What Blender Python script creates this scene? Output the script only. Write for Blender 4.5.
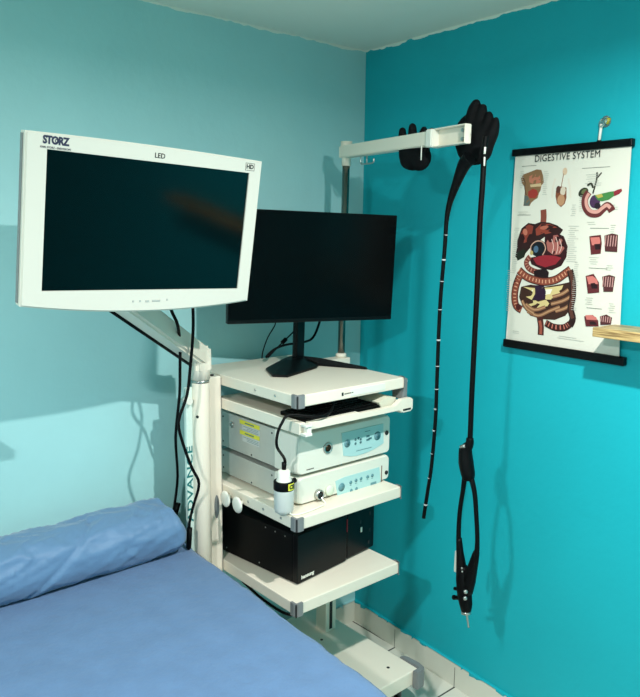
import bpy, bmesh, math, random
from mathutils import Vector, Matrix, noise

for _o in list(bpy.data.objects): bpy.data.objects.remove(_o)
S = bpy.context.scene
PI = math.pi
TH = 0.05864            # the right wall is not quite square to the left one
H = 2.40

# ------------------------------------------------------------------ camera
F_PX, PITCH, YAW, ROLL = 732.369, 0.16152, 0.71149, 0.01147
fw = Vector((math.sin(YAW)*math.cos(PITCH), math.cos(YAW)*math.cos(PITCH), -math.sin(PITCH)))
rt = Vector((math.cos(YAW), -math.sin(YAW), 0)); up = rt.cross(fw)
r2 = rt*math.cos(ROLL) + up*math.sin(ROLL); u2 = -rt*math.sin(ROLL) + up*math.cos(ROLL)
cam = bpy.data.cameras.new('camera'); co = bpy.data.objects.new('camera', cam); S.collection.objects.link(co)
m = Matrix((r2, u2, -fw)).transposed().to_4x4(); m.translation = Vector((-2.0998, -2.1796, 1.7089))
co.matrix_world = m
cam.sensor_fit = 'VERTICAL'; cam.sensor_height = 24.0; cam.lens = F_PX*24.0/697.0
cam.clip_start = .02; S.camera = co

# ------------------------------------------------------------------ light
S.view_settings.view_transform = 'Standard'; S.view_settings.look = 'None'
S.view_settings.gamma = 1.0; S.view_settings.use_curve_mapping = False
S.view_settings.exposure = 0.0
w = bpy.data.worlds.new('world'); S.world = w; w.use_nodes = True
w.node_tree.nodes['Background'].inputs[0].default_value = (.75, .95, 1, 1)
w.node_tree.nodes['Background'].inputs[1].default_value = .35
def lamp(name, loc, power, size, color, spread):
    l = bpy.data.lights.new(name, 'AREA'); l.shape = 'DISK'; l.size = size; l.energy = power; l.color = color
    l.spread = math.radians(spread)
    o = bpy.data.objects.new(name, l); S.collection.objects.link(o); o.location = loc; return o
lamp('ceiling_lamp_light', (-.93, -1.66, 2.28), 40, .045, (1, .98, .95), 176)
lamp('far_ceiling_lamp_light', (-2.9, -1.72, 2.36), 70, .12, (.98, 1, 1), 180)

# ------------------------------------------------------------------ materials
def lin(c): return tuple(((v/255)/12.92 if v/255 <= .04045 else ((v/255+.055)/1.055)**2.4) for v in c) + (1,)
MATS = {}
def mat(name, rgb, rough=.5, metal=0, bump=0, bscale=60, vary=0, vscale=8, spec=.5, alpha=1, trans=0, coat=0, sheen=0):
    if name in MATS: return MATS[name]
    M = bpy.data.materials.new(name); M.use_nodes = True; nt = M.node_tree; b = nt.nodes['Principled BSDF']
    b.inputs['Base Color'].default_value = lin(rgb); b.inputs['Roughness'].default_value = rough
    b.inputs['Metallic'].default_value = metal; b.inputs['Specular IOR Level'].default_value = spec
    b.inputs['Alpha'].default_value = alpha; b.inputs['Transmission Weight'].default_value = trans
    b.inputs['Coat Weight'].default_value = coat; b.inputs['Sheen Weight'].default_value = sheen
    tc = nt.nodes.new('ShaderNodeTexCoord')
    if bump:
        n = nt.nodes.new('ShaderNodeTexNoise'); n.inputs['Scale'].default_value = bscale; n.inputs['Detail'].default_value = 4
        nt.links.new(tc.outputs['Object'], n.inputs['Vector'])
        bp = nt.nodes.new('ShaderNodeBump'); bp.inputs['Strength'].default_value = bump; bp.inputs['Distance'].default_value = .004
        nt.links.new(n.outputs['Fac'], bp.inputs['Height']); nt.links.new(bp.outputs['Normal'], b.inputs['Normal'])
    if vary:
        n = nt.nodes.new('ShaderNodeTexNoise'); n.inputs['Scale'].default_value = vscale; n.inputs['Detail'].default_value = 5
        nt.links.new(tc.outputs['Object'], n.inputs['Vector'])
        mx = nt.nodes.new('ShaderNodeMix'); mx.data_type = 'RGBA'
        c = lin(rgb); mx.inputs[6].default_value = tuple(v*(1-vary) for v in c[:3])+(1,); mx.inputs[7].default_value = tuple(min(1, v*(1+vary)) for v in c[:3])+(1,)
        nt.links.new(n.outputs['Fac'], mx.inputs[0]); nt.links.new(mx.outputs[2], b.inputs['Base Color'])
    MATS[name] = M; return M
def wall_mat(name, rgb, ceil_rgb):
    # painted plaster with a hand-cut wavy line against the ceiling colour
    M = mat(name, rgb, .55, bump=.25, bscale=35, spec=.3); nt = M.node_tree; b = nt.nodes['Principled BSDF']
    tc = [n for n in nt.nodes if n.type == 'TEX_COORD'][0]
    sp = nt.nodes.new('ShaderNodeSeparateXYZ'); nt.links.new(tc.outputs['Object'], sp.inputs[0])
    n = nt.nodes.new('ShaderNodeTexNoise'); n.inputs['Scale'].default_value = 14; n.inputs['Detail'].default_value = 3
    nt.links.new(tc.outputs['Object'], n.inputs['Vector'])
    ma = nt.nodes.new('ShaderNodeMath'); ma.operation = 'MULTIPLY_ADD'; ma.inputs[1].default_value = .03
    nt.links.new(n.outputs['Fac'], ma.inputs[0]); nt.links.new(sp.outputs['Z'], ma.inputs[2])
    gt = nt.nodes.new('ShaderNodeMath'); gt.operation = 'GREATER_THAN'; gt.inputs[1].default_value = H+.008
    nt.links.new(ma.outputs[0], gt.inputs[0])
    n2 = nt.nodes.new('ShaderNodeTexNoise'); n2.inputs['Scale'].default_value = 3; n2.inputs['Detail'].default_value = 6
    nt.links.new(tc.outputs['Object'], n2.inputs['Vector'])
    c = lin(rgb); m0 = nt.nodes.new('ShaderNodeMix'); m0.data_type = 'RGBA'
    m0.inputs[6].default_value = tuple(v*.92 for v in c[:3])+(1,); m0.inputs[7].default_value = tuple(v*1.08 for v in c[:3])+(1,)
    nt.links.new(n2.outputs['Fac'], m0.inputs[0])
    mx = nt.nodes.new('ShaderNodeMix'); mx.data_type = 'RGBA'; mx.inputs[7].default_value = lin(ceil_rgb)
    nt.links.new(gt.outputs[0], mx.inputs[0]); nt.links.new(m0.outputs[2], mx.inputs[6]); nt.links.new(mx.outputs[2], b.inputs['Base Color'])
    return M
CEIL = (232, 234, 222)
m_wl = wall_mat('pale_teal_paint', (164, 213, 214), CEIL)
m_wr = wall_mat('deep_teal_paint', (20, 168, 181), CEIL)
m_ceil = mat('ceiling_paint', CEIL, .8, bump=.1)
m_white = mat('cream_powder_coat', (230, 222, 204), .35, bump=.03, bscale=300)
m_white2 = mat('white_plastic', (226, 226, 214), .4)
m_grey = mat('grey_bumper_plastic', (120, 124, 124), .5)
m_dgrey = mat('dark_gap', (22, 24, 24), .6)
m_black = mat('black_plastic', (5, 6, 7), .35, spec=.2)
m_blackm = mat('black_matt_metal', (5, 6, 7), .45, spec=.15, bump=.05, bscale=200)
m_rubber = mat('black_rubber', (4, 5, 6), .5, spec=.12)
m_glove = mat('black_glove_rubber', (7, 8, 10), .75, spec=.15, bump=.2, bscale=80)
m_chrome = mat('chrome', (225, 225, 220), .12, metal=1)
m_steel = mat('steel', (190, 190, 185), .3, metal=1)
m_bezel = mat('cream_monitor_plastic', (206, 204, 192), .42)
m_screen = mat('dark_glass_screen', (1, 3, 4), .10, spec=.3)
m_screen2 = mat('black_matt_screen', (2, 3, 4), .25, spec=.12)
m_panelgrey = mat('device_side_metal', (186, 190, 182), .38, metal=.25, vary=.08, vscale=20)
m_dev = mat('device_front_plastic', (222, 222, 208), .35)
m_cyan = mat('pale_cyan_panel', (168, 208, 206), .4)
m_icon = mat('panel_icon_ink', (70, 110, 116), .5)
m_icond = mat('panel_button_blue', (92, 140, 148), .5)
m_yellow = mat('yellow_label', (216, 214, 60), .5)
m_paperw = mat('white_label_paper', (196, 202, 198), .6)
m_ink = mat('dark_ink', (20, 26, 60), .5)
m_inkk = mat('black_ink', (24, 24, 26), .5)
m_inkg = mat('grey_ink', (150, 152, 146), .5)
m_red = mat('red_plastic', (150, 10, 30), .4)
m_bottle = mat('milky_bottle', (226, 232, 226), .35, trans=.35)
m_wood = mat('wood', (168, 140, 88), .45)
m_tealink = mat('teal_lettering', (20, 112, 112), .5)
m_mint = mat('mint_white_metal', (206, 224, 214), .45)
m_fabric = mat('blue_nonwoven_cover', (84, 114, 150), .7, bump=.5, bscale=45, vary=.16, vscale=14, spec=.25, sheen=.2)
m_fabric2 = mat('blue_bolster_cover', (92, 126, 160), .5, bump=.4, bscale=40, vary=.08, vscale=12, spec=.3, sheen=.2)
m_vinyl = mat('couch_vinyl', (40, 60, 96), .5)
m_tile = mat('skirting_tile', (214, 214, 200), .25, vary=.03)
def grain(M):
    nt = M.node_tree; b = nt.nodes['Principled BSDF']; tc = nt.nodes.new('ShaderNodeTexCoord')
    mp = nt.nodes.new('ShaderNodeMapping'); mp.inputs['Scale'].default_value = (9, 1.2, 26)
    n = nt.nodes.new('ShaderNodeTexNoise'); n.inputs['Scale'].default_value = 9; n.inputs['Detail'].default_value = 6
    cr = nt.nodes.new('ShaderNodeValToRGB'); cr.color_ramp.elements[0].position = .38; cr.color_ramp.elements[1].position = .62
    cr.color_ramp.elements[0].color = lin((128, 102, 62)); cr.color_ramp.elements[1].color = lin((196, 168, 112))
    nt.links.new(tc.outputs['Object'], mp.inputs[0]); nt.links.new(mp.outputs[0], n.inputs['Vector'])
    nt.links.new(n.outputs['Fac'], cr.inputs[0]); nt.links.new(cr.outputs[0], b.inputs['Base Color'])
grain(m_wood)

# ------------------------------------------------------------------ mesh builder
class MB:
    def __init__(s, M=None): s.v = []; s.f = []; s.M = M
    def add(s, vs, fs, smooth=False, mi=0, M=None):
        b = len(s.v); T = s.M
        for p in vs:
            p = Vector(p)
            if M is not None: p = M @ p
            if T is not None: p = T @ p
            s.v.append(p)
        for f in fs: s.f.append(([b+i for i in f], smooth, mi))
        return s
    def box(s, x0, x1, y0, y1, z0, z1, bev=.002, seg=2, mi=0, M=None):
        bm = bmesh.new(); r = bmesh.ops.create_cube(bm, size=1)
        for v in bm.verts: v.co = Vector(((x0+x1)/2+v.co.x*(x1-x0), (y0+y1)/2+v.co.y*(y1-y0), (z0+z1)/2+v.co.z*(z1-z0)))
        if bev: bmesh.ops.bevel(bm, geom=bm.edges[:], offset=min(bev, .45*min(x1-x0, y1-y0, z1-z0)), segments=seg, affect='EDGES', profile=.5)
        s.frombm(bm, False, mi, M); return s
    def frombm(s, bm, smooth=False, mi=0, M=None):
        bm.verts.index_update(); s.add([v.co.copy() for v in bm.verts], [[v.index for v in f.verts] for f in bm.faces], smooth, mi, M); bm.free()
    def prism(s, poly, y0, y1, bev=0, mi=0, plane='XZ', M=None):
        # polygon in the given plane, extruded along the remaining axis from y0 to y1
        def P(a, b, h): return {'XZ': (a, h, b), 'XY': (a, b, h), 'YZ': (h, a, b)}[plane]
        bm = bmesh.new(); n = len(poly)
        A = [bm.verts.new(P(a, b, y0)) for a, b in poly]; B = [bm.verts.new(P(a, b, y1)) for a, b in poly]
        bm.faces.new(A); bm.faces.new(B[::-1])
        for i in range(n): bm.faces.new((A[i], B[i], B[(i+1) % n], A[(i+1) % n]))
        bmesh.ops.recalc_face_normals(bm, faces=bm.faces[:])
        if bev: bmesh.ops.bevel(bm, geom=bm.edges[:], offset=bev, segments=2, affect='EDGES')
        s.frombm(bm, False, mi, M); return s
    def tube(s, pts, r, n=10, sub=4, mi=0, cap=True, smooth=True, M=None):
        P = [Vector(p) for p in pts]; R = list(r) if isinstance(r, (list, tuple)) else [r]*len(P)
        Q = []; RR = []
        if sub > 1 and len(P) > 2:
            for i in range(len(P)-1):
                a = P[max(i-1, 0)]; b = P[i]; c = P[i+1]; d = P[min(i+2, len(P)-1)]
                for k in range(sub):
                    t = k/sub
                    Q.append(.5*((2*b)+(-a+c)*t+(2*a-5*b+4*c-d)*t*t+(-a+3*b-3*c+d)*t**3)); RR.append(R[i]*(1-t)+R[i+1]*t)
            Q.append(P[-1]); RR.append(R[-1])
        else: Q = P; RR = R
        T = (Q[1]-Q[0]).normalized(); U = T.orthogonal().normalized(); vs = []; fs = []
        for i, q in enumerate(Q):
            T2 = (Q[min(i+1, len(Q)-1)]-Q[max(i-1, 0)]).normalized()
            U = (U-T2*U.dot(T2)).normalized(); V = T2.cross(U)
            for k in range(n):
                a = 2*PI*k/n; vs.append(q+(U*math.cos(a)+V*math.sin(a))*RR[i])
        for i in range(len(Q)-1):
            for k in range(n):
                k2 = (k+1) % n; fs.append([i*n+k, i*n+k2, (i+1)*n+k2, (i+1)*n+k])
        s.add(vs, fs, smooth, mi, M)
        if cap: s.add(vs[:n], [list(range(n))[::-1]], False, mi, M); s.add(vs[-n:], [list(range(n))], False, mi, M)
        return s
    def lathe(s, prof, n=28, mi=0, smooth=True, M=None):
        # profile (radius, height) revolved about local z
        vs = []; fs = []
        for r, z in prof:
            for k in range(n): vs.append((r*math.cos(2*PI*k/n), r*math.sin(2*PI*k/n), z))
        for i in range(len(prof)-1):
            for k in range(n):
                k2 = (k+1) % n; fs.append([i*n+k, i*n+k2, (i+1)*n+k2, (i+1)*n+k])
        fs.append(list(range(n))[::-1]); fs.append([(len(prof)-1)*n+k for k in range(n)])
        s.add(vs, fs, smooth, mi, M); return s
    def mesh(s, name, mats):
        me = bpy.data.meshes.new(name); me.from_pydata([tuple(v) for v in s.v], [], [f for f, _, _ in s.f])
        for p, (_, sm, mi) in zip(me.polygons, s.f): p.use_smooth = sm; p.material_index = mi
        for m_ in mats: me.materials.append(m_)
        return me
def origin_of(o):
    p = Vector((0, 0, 0))
    while o: p += o.location; o = o.parent
    return p
def obj(name, mb, mats, parent=None, label=None):
    if not isinstance(mats, (list, tuple)): mats = [mats]
    O = origin_of(parent)
    me = mb.mesh(name, mats)
    me.transform(Matrix.Translation(-O))
    bm = bmesh.new(); bm.from_mesh(me); bmesh.ops.remove_doubles(bm, verts=bm.verts[:], dist=1e-6)
    bmesh.ops.recalc_face_normals(bm, faces=bm.faces[:]); bm.to_mesh(me); bm.free()
    o = bpy.data.objects.new(name, me); S.collection.objects.link(o); o.parent = parent
    if label: o['label'] = label
    return o
def pieces(name, mb, mats, parent=None, label=None):     # one object for every separate piece
    n = len(mb.v); up_ = list(range(n))
    def find(i):
        while up_[i] != i: up_[i] = up_[up_[i]]; i = up_[i]
        return i
    key = {}
    for i, v in enumerate(mb.v):
        k = (round(v.x, 6), round(v.y, 6), round(v.z, 6))
        if k in key: up_[find(i)] = find(key[k])
        else: key[k] = i
    for f, _, _ in mb.f:
        for i in f[1:]: up_[find(i)] = find(f[0])
    groups = {}
    for f in mb.f: groups.setdefault(find(f[0][0]), []).append(f)
    out = []
    for fs in groups.values():
        sub = MB(); idx = {}
        for f, sm, mi in fs:
            for i in f:
                if i not in idx: idx[i] = len(sub.v); sub.v.append(mb.v[i])
            sub.f.append(([idx[i] for i in f], sm, mi))
        out.append(obj(name, sub, mats, parent, label))
    return out
def flat(name, mb, mats, parent=None, label=None):      # same, faces kept in the order given
    if not isinstance(mats, (list, tuple)): mats = [mats]
    me = mb.mesh(name, mats); me.transform(Matrix.Translation(-origin_of(parent)))
    o = bpy.data.objects.new(name, me); S.collection.objects.link(o); o.parent = parent
    if label: o['label'] = label
    return o
def thing(name, label, cat, loc, group=None):
    o = bpy.data.objects.new(name, None); S.collection.objects.link(o); o.location = loc; o.empty_display_size = .05
    o['label'] = label; o['category'] = cat
    if group: o['group'] = group
    return o
def tag(o, label, cat, group=None):
    o['label'] = label; o['category'] = cat
    if group: o['group'] = group
    # give the mesh its own origin at its base
    me = o.data; xs = [v.co for v in me.vertices]
    c = Vector((sum(v.x for v in xs)/len(xs), sum(v.y for v in xs)/len(xs), min(v.z for v in xs)))
    me.transform(Matrix.Translation(-c)); o.location = o.location + c
    return o
def struct(name, mb, mats):
    o = flat(name, mb, mats); o['kind'] = 'structure'; return o
def text_into(mb, body, size, M, depth=.0006, bold=0, sx=1, mi=0, align='CENTER', spacing=1):
    cu = bpy.data.curves.new('lettering', 'FONT'); cu.body = body; cu.size = size; cu.extrude = depth/2; cu.offset = bold
    cu.align_x = align; cu.align_y = 'CENTER'; cu.space_character = spacing; cu.resolution_u = 3
    o = bpy.data.objects.new('lettering', cu); S.collection.objects.link(o)
    bpy.context.view_layer.update()
    me = bpy.data.meshes.new_from_object(o.evaluated_get(bpy.context.evaluated_depsgraph_get()))
    mb.add([(v.co.x*sx, v.co.y, v.co.z) for v in me.vertices], [list(p.vertices) for p in me.polygons], False, mi, M)
    bpy.data.objects.remove(o); bpy.data.curves.remove(cu); bpy.data.meshes.remove(me)
def front(x, y, z): # local XY text plane standing upright and facing -y
    return Matrix.Translation((x, y, z)) @ Matrix.Rotation(PI/2, 4, 'X')
def T(x, y, z): return Matrix.Translation((x, y, z))
def RX(a): return Matrix.Rotation(a, 4, 'X')
def RY(a): return Matrix.Rotation(a, 4, 'Y')
def RZ(a): return Matrix.Rotation(a, 4, 'Z')

# ------------------------------------------------------------------ room
def quad(a, b, c, d): 
    mb = MB(); mb.add([a, b, c, d], [[0, 1, 2, 3]]); return mb
XL, YB = -4.2, -4.2
D = Vector((-math.sin(TH), -math.cos(TH), 0)); N = Vector((-math.cos(TH), math.sin(TH), 0))   # along the right wall, and out of it
def rwp(t, z, off=0): return D*t + N*off + Vector((0, 0, z))
RW = Matrix((( -D.x, N.x, 0, 0), (-D.y, N.y, 0, 0), (0, 0, 1, 0), (0, 0, 0, 1)))    # local (-t, off, z) to world
e = D*4.6
def slab(pts, th): 
    mb = MB(); n = len(pts); P = [Vector(p) for p in pts]; nn = (P[1]-P[0]).cross(P[2]-P[0]).normalized()
    if nn.dot(Vector((-2, -2, 1.2))-P[0]) < 0: nn = -nn
    mb.add(P+[p-nn*th for p in P], [list(range(n)), [n+i for i in range(n)][::-1]]+[[i, n+i, n+(i+1) % n, (i+1) % n] for i in range(n)]); return mb
mf = mat('floor_tile', (206, 208, 196), .22)
def tile_nodes(M, sx, g):
    nt = M.node_tree; b = nt.nodes['Principled BSDF']; tc = nt.nodes.new('ShaderNodeTexCoord')
    mp = nt.nodes.new('ShaderNodeMapping'); mp.inputs['Location'].default_value = (.02, .271, 0)
    br = nt.nodes.new('ShaderNodeTexBrick'); br.offset = 0; br.inputs['Scale'].default_value = 1; br.inputs['Mortar Size'].default_value = g
    br.inputs['Brick Width'].default_value = sx; br.inputs['Row Height'].default_value = sx; br.inputs['Mortar Smooth'].default_value = .3
    br.inputs['Color1'].default_value = lin((214, 216, 204)); br.inputs['Color2'].default_value = lin((206, 208, 196)); br.inputs['Mortar'].default_value = lin((70, 74, 70))
    nt.links.new(tc.outputs['Object'], mp.inputs[0]); nt.links.new(mp.outputs[0], br.inputs['Vector']); nt.links.new(br.outputs['Color'], b.inputs['Base Color'])
tile_nodes(mf, .33, .004)
struct('floor', slab([(XL, YB, 0), (e.x, YB, 0), (.1, .1, 0), (XL, .1, 0)], .1), mf)
struct('ceiling', slab([(XL, YB, H), (XL, .1, H), (.1, .1, H), (e.x, YB, H)], .1), m_ceil)
struct('wall_left', slab([(0, 0, 0), (0, 0, H), (XL, 0, H), (XL, 0, 0)][::-1], .1), m_wl)
struct('wall_right', slab([(0, 0, 0), (0, 0, H), (e.x, e.y, H), (e.x, e.y, 0)], .1), m_wr)
m_far = mat('far_wall_paint', (190, 222, 222), .6)
struct('wall_far_side', slab([(XL, 0, 0), (XL, 0, H), (XL, YB, H), (XL, YB, 0)][::-1], .1), m_far)
struct('wall_rear', slab([(XL, YB, 0), (XL, YB, H), (e.x, YB, H), (e.x, YB, 0)][::-1], .1), m_far)
# skirting tiles with paint run over their top edge
def skirting(name, P0, dirv, nrm, length, hgt, m_paint, seed):
    random.seed(seed); mb = MB(); t = 0; top = []
    while t < length:
        top.append((t, hgt+random.uniform(-.010, .008))); t += random.uniform(.008, .03)
    top.append((length, hgt))
    def W(t, z, o): return P0 + dirv*t + nrm*o + Vector((0, 0, z))
    fs = []; vs = []
    for i, (t, z) in enumerate(top):
        vs += [W(t, 0, .010), W(t, hgt, .010), W(t, hgt, 0), W(t, z-.002, .0108), W(t, hgt+.004, .0108), W(t, hgt+.006, 0)]
    mb2 = MB()
    for i in range(len(top)-1):
        a = 6*i; b = a+6
        fs += [[a, b, b+1, a+1], [a+1, b+1, b+2, a+2]]
    mb.add(vs, fs, mi=0)
    fs2 = []
    for i in range(len(top)-1):
        a = 6*i; b = a+6
        if top[i][1] < hgt: fs2 += [[a+3, b+3, b+4, a+4]]
        fs2 += [[a+4, b+4, b+5, a+5]]
    mb.add(vs, fs2, mi=1)
    t = .27
    while t < length:      # tile joints
        mb.add([W(t-.0012, 0, .0104), W(t+.0012, 0, .0104), W(t+.0012, hgt-.012, .0104), W(t-.0012, hgt-.012, .0104)], [[0, 1, 2, 3]], mi=2); t += .33
    o = struct(name, mb, [m_tile, m_paint, m_dgrey])
    return o
skirting('baseboard_right', Vector((0, 0, 0)), D, N, 4.2, .092, m_wr, 3)
skirting('baseboard_left', Vector((0, 0, 0)), Vector((-1, 0, 0)), Vector((0, -1, 0)), 4.0, .092, m_wl, 5)

# ------------------------------------------------------------------ examination couch, cover, bolster
def ex(y): return -.949 + .0636*y          # right-hand edge of the couch
BZ = .70; Y0, Y1 = -.02, -1.78; BW = .86
couch = thing('examination_couch', 'examination couch hidden beneath the blue cover in the foreground', 'bed', (-1.4, -.9, 0))
cM = T(ex(-.9)-BW/2, -.9, 0) @ RZ(-.0646)
mb = MB(cM); mb.box(-BW/2+.012, BW/2-.012, -.86, .86, .60, BZ-.006, .03, 3); obj('mattress', mb, m_vinyl, couch)
mb = MB(cM); mb.box(-BW/2+.03, BW/2-.03, -.84, .84, .54, .598, .004); obj('frame', mb, m_steel, couch)
for sx in (-1, 1):
    for sy in (-1, 1):
        mb = MB(cM); mb.box(sx*(BW/2-.07)-.02, sx*(BW/2-.07)+.02, sy*.78-.02, sy*.78+.02, 0, .54, .003); obj('leg', mb, m_steel, couch)
def sheet():
    mb = MB(); nx, ny = 110, 220; vs = []; fs = []
    drop = .22
    prof = []
    for i in range(nx+1):
        u = i/nx*(BW+2*drop)-drop
        prof.append(u)
    for j in range(ny+1):
        y = Y0 + (Y1-Y0)*j/ny
        for i, u in enumerate(prof):
            edge = .004*noise.noise(Vector((y*9, 3.1, 0))) + .003*noise.noise(Vector((y*30, 7.1, 0)))
            xr = ex(y)+edge; xl = ex(y)-BW
            if u < 0: x = xl-.006; z = BZ+u
            elif u > BW: x = xr+.004+.006*noise.noise(Vector((y*7, u*9, 2))); z = BZ-(u-BW)
            else: x = xl+(xr-xl)*u/BW; z = BZ
            d = min(abs(u), abs(u-BW)); 
            if 0 <= u <= BW: z += .0012 - .006*math.exp(-d/.008)
            z += .0022*noise.noise(Vector((x*7, y*5, 1))) + .0014*noise.noise(Vector((x*22, y*16, 5))) + .0008*noise.noise(Vector((x*60, y*44, 9)))
            vs.append((x, y, z))
    for j in range(ny):
        for i in range(nx):
            a = j*(nx+1)+i; fs.append([a, a+nx+1, a+nx+2, a+1])
    mb.add(vs, fs, True); return mb
o = obj('couch_cover', sheet(), m_fabric)
so = o.modifiers.new('thickness', 'SOLIDIFY'); so.thickness = .0012; so.offset = 1
tag(o, 'crinkled blue non-woven cover spread flat over the examination couch', 'cover')
def bolster():
    mb = MB(); vs = []; fs = []; n = 72; m_ = 130
    x1, x0 = -.995, -1.80
    def cr(v): return 1-abs(v)
    for j in range(m_+1):
        s_ = j/m_; x = x1+(x0-x1)*s_; e_ = min(s_, 1-s_)*abs(x1-x0)
        k = math.sqrt(max(0, 1-(1-min(1, e_/.035))**2)) ; k = .55+.45*k
        for i in range(n):
            a = 2*PI*i/n; ca, sa = math.cos(a), math.sin(a)
            p = 2.5
            rr = (abs(ca/.100)**p+abs(sa/.077)**p)**(-1/p)
            q = Vector((x*1.0, ca*.35, sa*.35))
            w1 = noise.noise(Vector((x*10+sa*2.5, ca*2.0+x*4, sa*1.2)))
            w2 = cr(noise.noise(Vector((x*13-sa*3.0, ca*1.6, sa*2.2+5))))**5
            w3 = noise.noise(Vector((x*40+sa*5, ca*4, sa*4)))
            rr += .0050*w1 + .0100*w2*(.35+.65*max(0, noise.noise(Vector((x*4, sa, 9)))+.5)) + .0022*w3
            dg = (x+1.36) + 1.5*(-sa*.085+.03)*(1 if ca < .4 else .3)      # the diagonal fold where the cover ends
            rr += -.007*math.exp(-(dg/.007)**2)
            rr += .0045/(1+math.exp(-max(-1, min(1, dg))/.004))
            y = -.190+ca*rr*k; z = BZ+.0775+sa*rr*k*(1-.10*math.exp(-e_/.12) if s_ < .5 else 1)
            z = max(z, BZ+.0035)
            xx = x - (.030*max(0, sa) if s_ < .06 else 0)*(1-s_/.06)
            vs.append((xx, y, z))
    for j in range(m_):
        for i in range(n):
            i2 = (i+1) % n; fs.append([j*n+i, j*n+i2, (j+1)*n+i2, (j+1)*n+i])
    fs.append(list(range(n))); fs.append([m_*n+i for i in range(n)][::-1])
    mb.add(vs, fs, True); return mb
tag(obj('bolster_pillow', bolster(), m_fabric2), 'blue covered cylindrical bolster lying across the head of the couch against the pale wall', 'pillow')

# ------------------------------------------------------------------ cart
CX0, CX1, CY0, CY1 = -.824, -.381, -.605, -.045
cart = thing('endoscopy_cart', 'tall cream equipment cart with grey corner bumpers between couch and teal wall', 'cart', (-.6, -.3, 0))
def bumper(x, y, z0, z1, sx, sy, parent, front=.024, side=.024):
    o_ = .0045; P_ = [(-o_, side), (-o_, .006), (-o_*.3, .002), (.002, -o_*.3), (.006, -o_), (front, -o_), (front, .004), (.004, .004), (.004, side)]
    mb = MB(); mb.prism([(x+sx*a_, y+sy*b_) for a_, b_ in P_], z0-.003, z1+.002, .001, plane='XY')
    o = obj('corner_bumper', mb, m_grey, parent, 'grey plastic bumper')
    if front > .01:
        g = MB(); g.box(-.0024, .0024, -.0006, .0022, z0-.0034, z1-.001, 0, M=T(x-sx*.0012, y-sy*.0012, 0) @ RZ(-PI/4*sx*sy))
        obj('groove', g, m_dgrey, o, 'dark slot')
def shelf(name, z0, z1, y0=CY0, screws=()):
    mb = MB(); mb.box(CX0, CX1, y0, CY1, z0, z1, .003)
    o = obj(name, mb, m_white, cart)
    bumper(CX0, y0, z0, z1, 1, 1, o); bumper(CX1, y0, z0, z1, -1, 1, o, .003)
    if screws:
        mb = MB()
        for y in screws: mb.lathe([(.0045, 0), (.0045, .0012), (.003, .0016)], 12, M=T(CX0, y, (z0+z1)/2) @ RY(-PI/2))
        pieces('screw', mb, m_steel, o)
    return o
top = shelf('top_shelf', 1.206, 1.241, screws=(-.40, -.50))
mb = MB(); mb.box(-.62, -.47, -.6065, -.604, 1.212, 1.234, .001); obj('name_plate', mb, m_white2, top)
mb = MB(); mb.box(-.655, -.648, -.6062, -.6055, 1.218, 1.228, 0); [mb.box(-.644+.0075*k, -.639+.0075*k, -.6068, -.6062, 1.2215, 1.2245, 0) for k in range(5)]; pieces('print', mb, m_inkk, top)
mid = shelf('middle_shelf', .836, .873, screws=(-.36, -.44, -.53))
low = shelf('lower_shelf', .568, .606)
# side rail and grab hook on the right of the top shelf
mb = MB(); mb.tube([(CX1-.002, -.50, 1.222), (CX1+.022, -.50, 1.222), (CX1+.034, -.512, 1.222), (CX1+.034, -.56, 1.222), (CX1+.030, -.585, 1.222), (CX1+.012, -.592, 1.222), (CX1-.002, -.592, 1.222)], .005)
obj('side_handle', mb, m_white, top)
mb = MB(); mb.box(CX1, CX1+.022, -.60, -.55, 1.165, 1.235, .004); obj('side_block', mb, m_grey, top)
# columns
def column(x0, x1, y0, y1, zt, name='upright_column'):
    mb = MB(); mb.box(x0, x1, y0, y1, .18, zt, .004)
    return obj(name, mb, m_white, cart)
cl = column(-.879, -.8265, -.215, -.155, 1.238)
mb = MB(); mb.lathe([(.0075, 0), (.0075, .004), (.004, .004)], 16, M=T(-.850, -.195, 1.238)); obj('cap_screw', mb, m_dgrey, cl)
mb = MB(); mb.box(-.8275, -.8250, -.212, -.208, .2, 1.23, 0); obj('groove', mb, m_grey, cl)
mb = MB(); mb.prism([(-.001+.02*math.cos(a)*.45, .04*math.sin(a)) for a in [2*PI*k/24 for k in range(24)]], -.2162, -.2145, M=T(-.848, 0, .80)); obj('grey_oval_plate', mb, m_grey, cl)
cr_ = column(-.378, -.325, -.235, -.175, 1.215)
mb = MB(); mb.box(-.360, -.346, -.2362, -.2345, .19, 1.2, 0); obj('slot', mb, m_dgrey, cr_)
# round post carrying the monitor arm
mb = MB(); mb.lathe([(.0285, .2), (.0285, 1.226), (.027, 1.229)], 36, M=T(-.9075, -.222, 0)); post = obj('arm_post', mb, m_white, cart)
mb = MB(); mb.lathe([(.0275, 1.228), (.0275, 1.238)], 36, M=T(-.9075, -.222, 0)); obj('collar', mb, m_steel, post, 'steel ring')
mb = MB(); mb.lathe([(.005, 0), (.005, .0012), (.002, .0014)], 14, M=T(-.9075-.0275*.82, -.222-.0285*.55, 1.123) @ RZ(math.radians(33)) @ RY(-PI/2)); obj('dark_screw', mb, m_dgrey, post)
# lettered strip behind the post
mb = MB(); mb.box(-.9575, -.925, -.216, -.200, .25, 1.215, .003); strip = obj('lettered_strip', mb, m_mint, cart)
mb = MB(); text_into(mb, 'ADVANCE', .030, T(-.9475, -.2168, .900) @ RZ(0) @ RX(PI/2) @ RZ(PI/2), bold=.0004, sx=1.75, spacing=1.05); obj('lettering', mb, m_tealink, strip, 'teal lettering')
mb = MB(); mb.tube([(-.955, -.20, 1.175), (-.955, -.235, 1.175)], .011, 14, 1); obj('strip_knob', mb, m_white2, strip)
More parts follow.
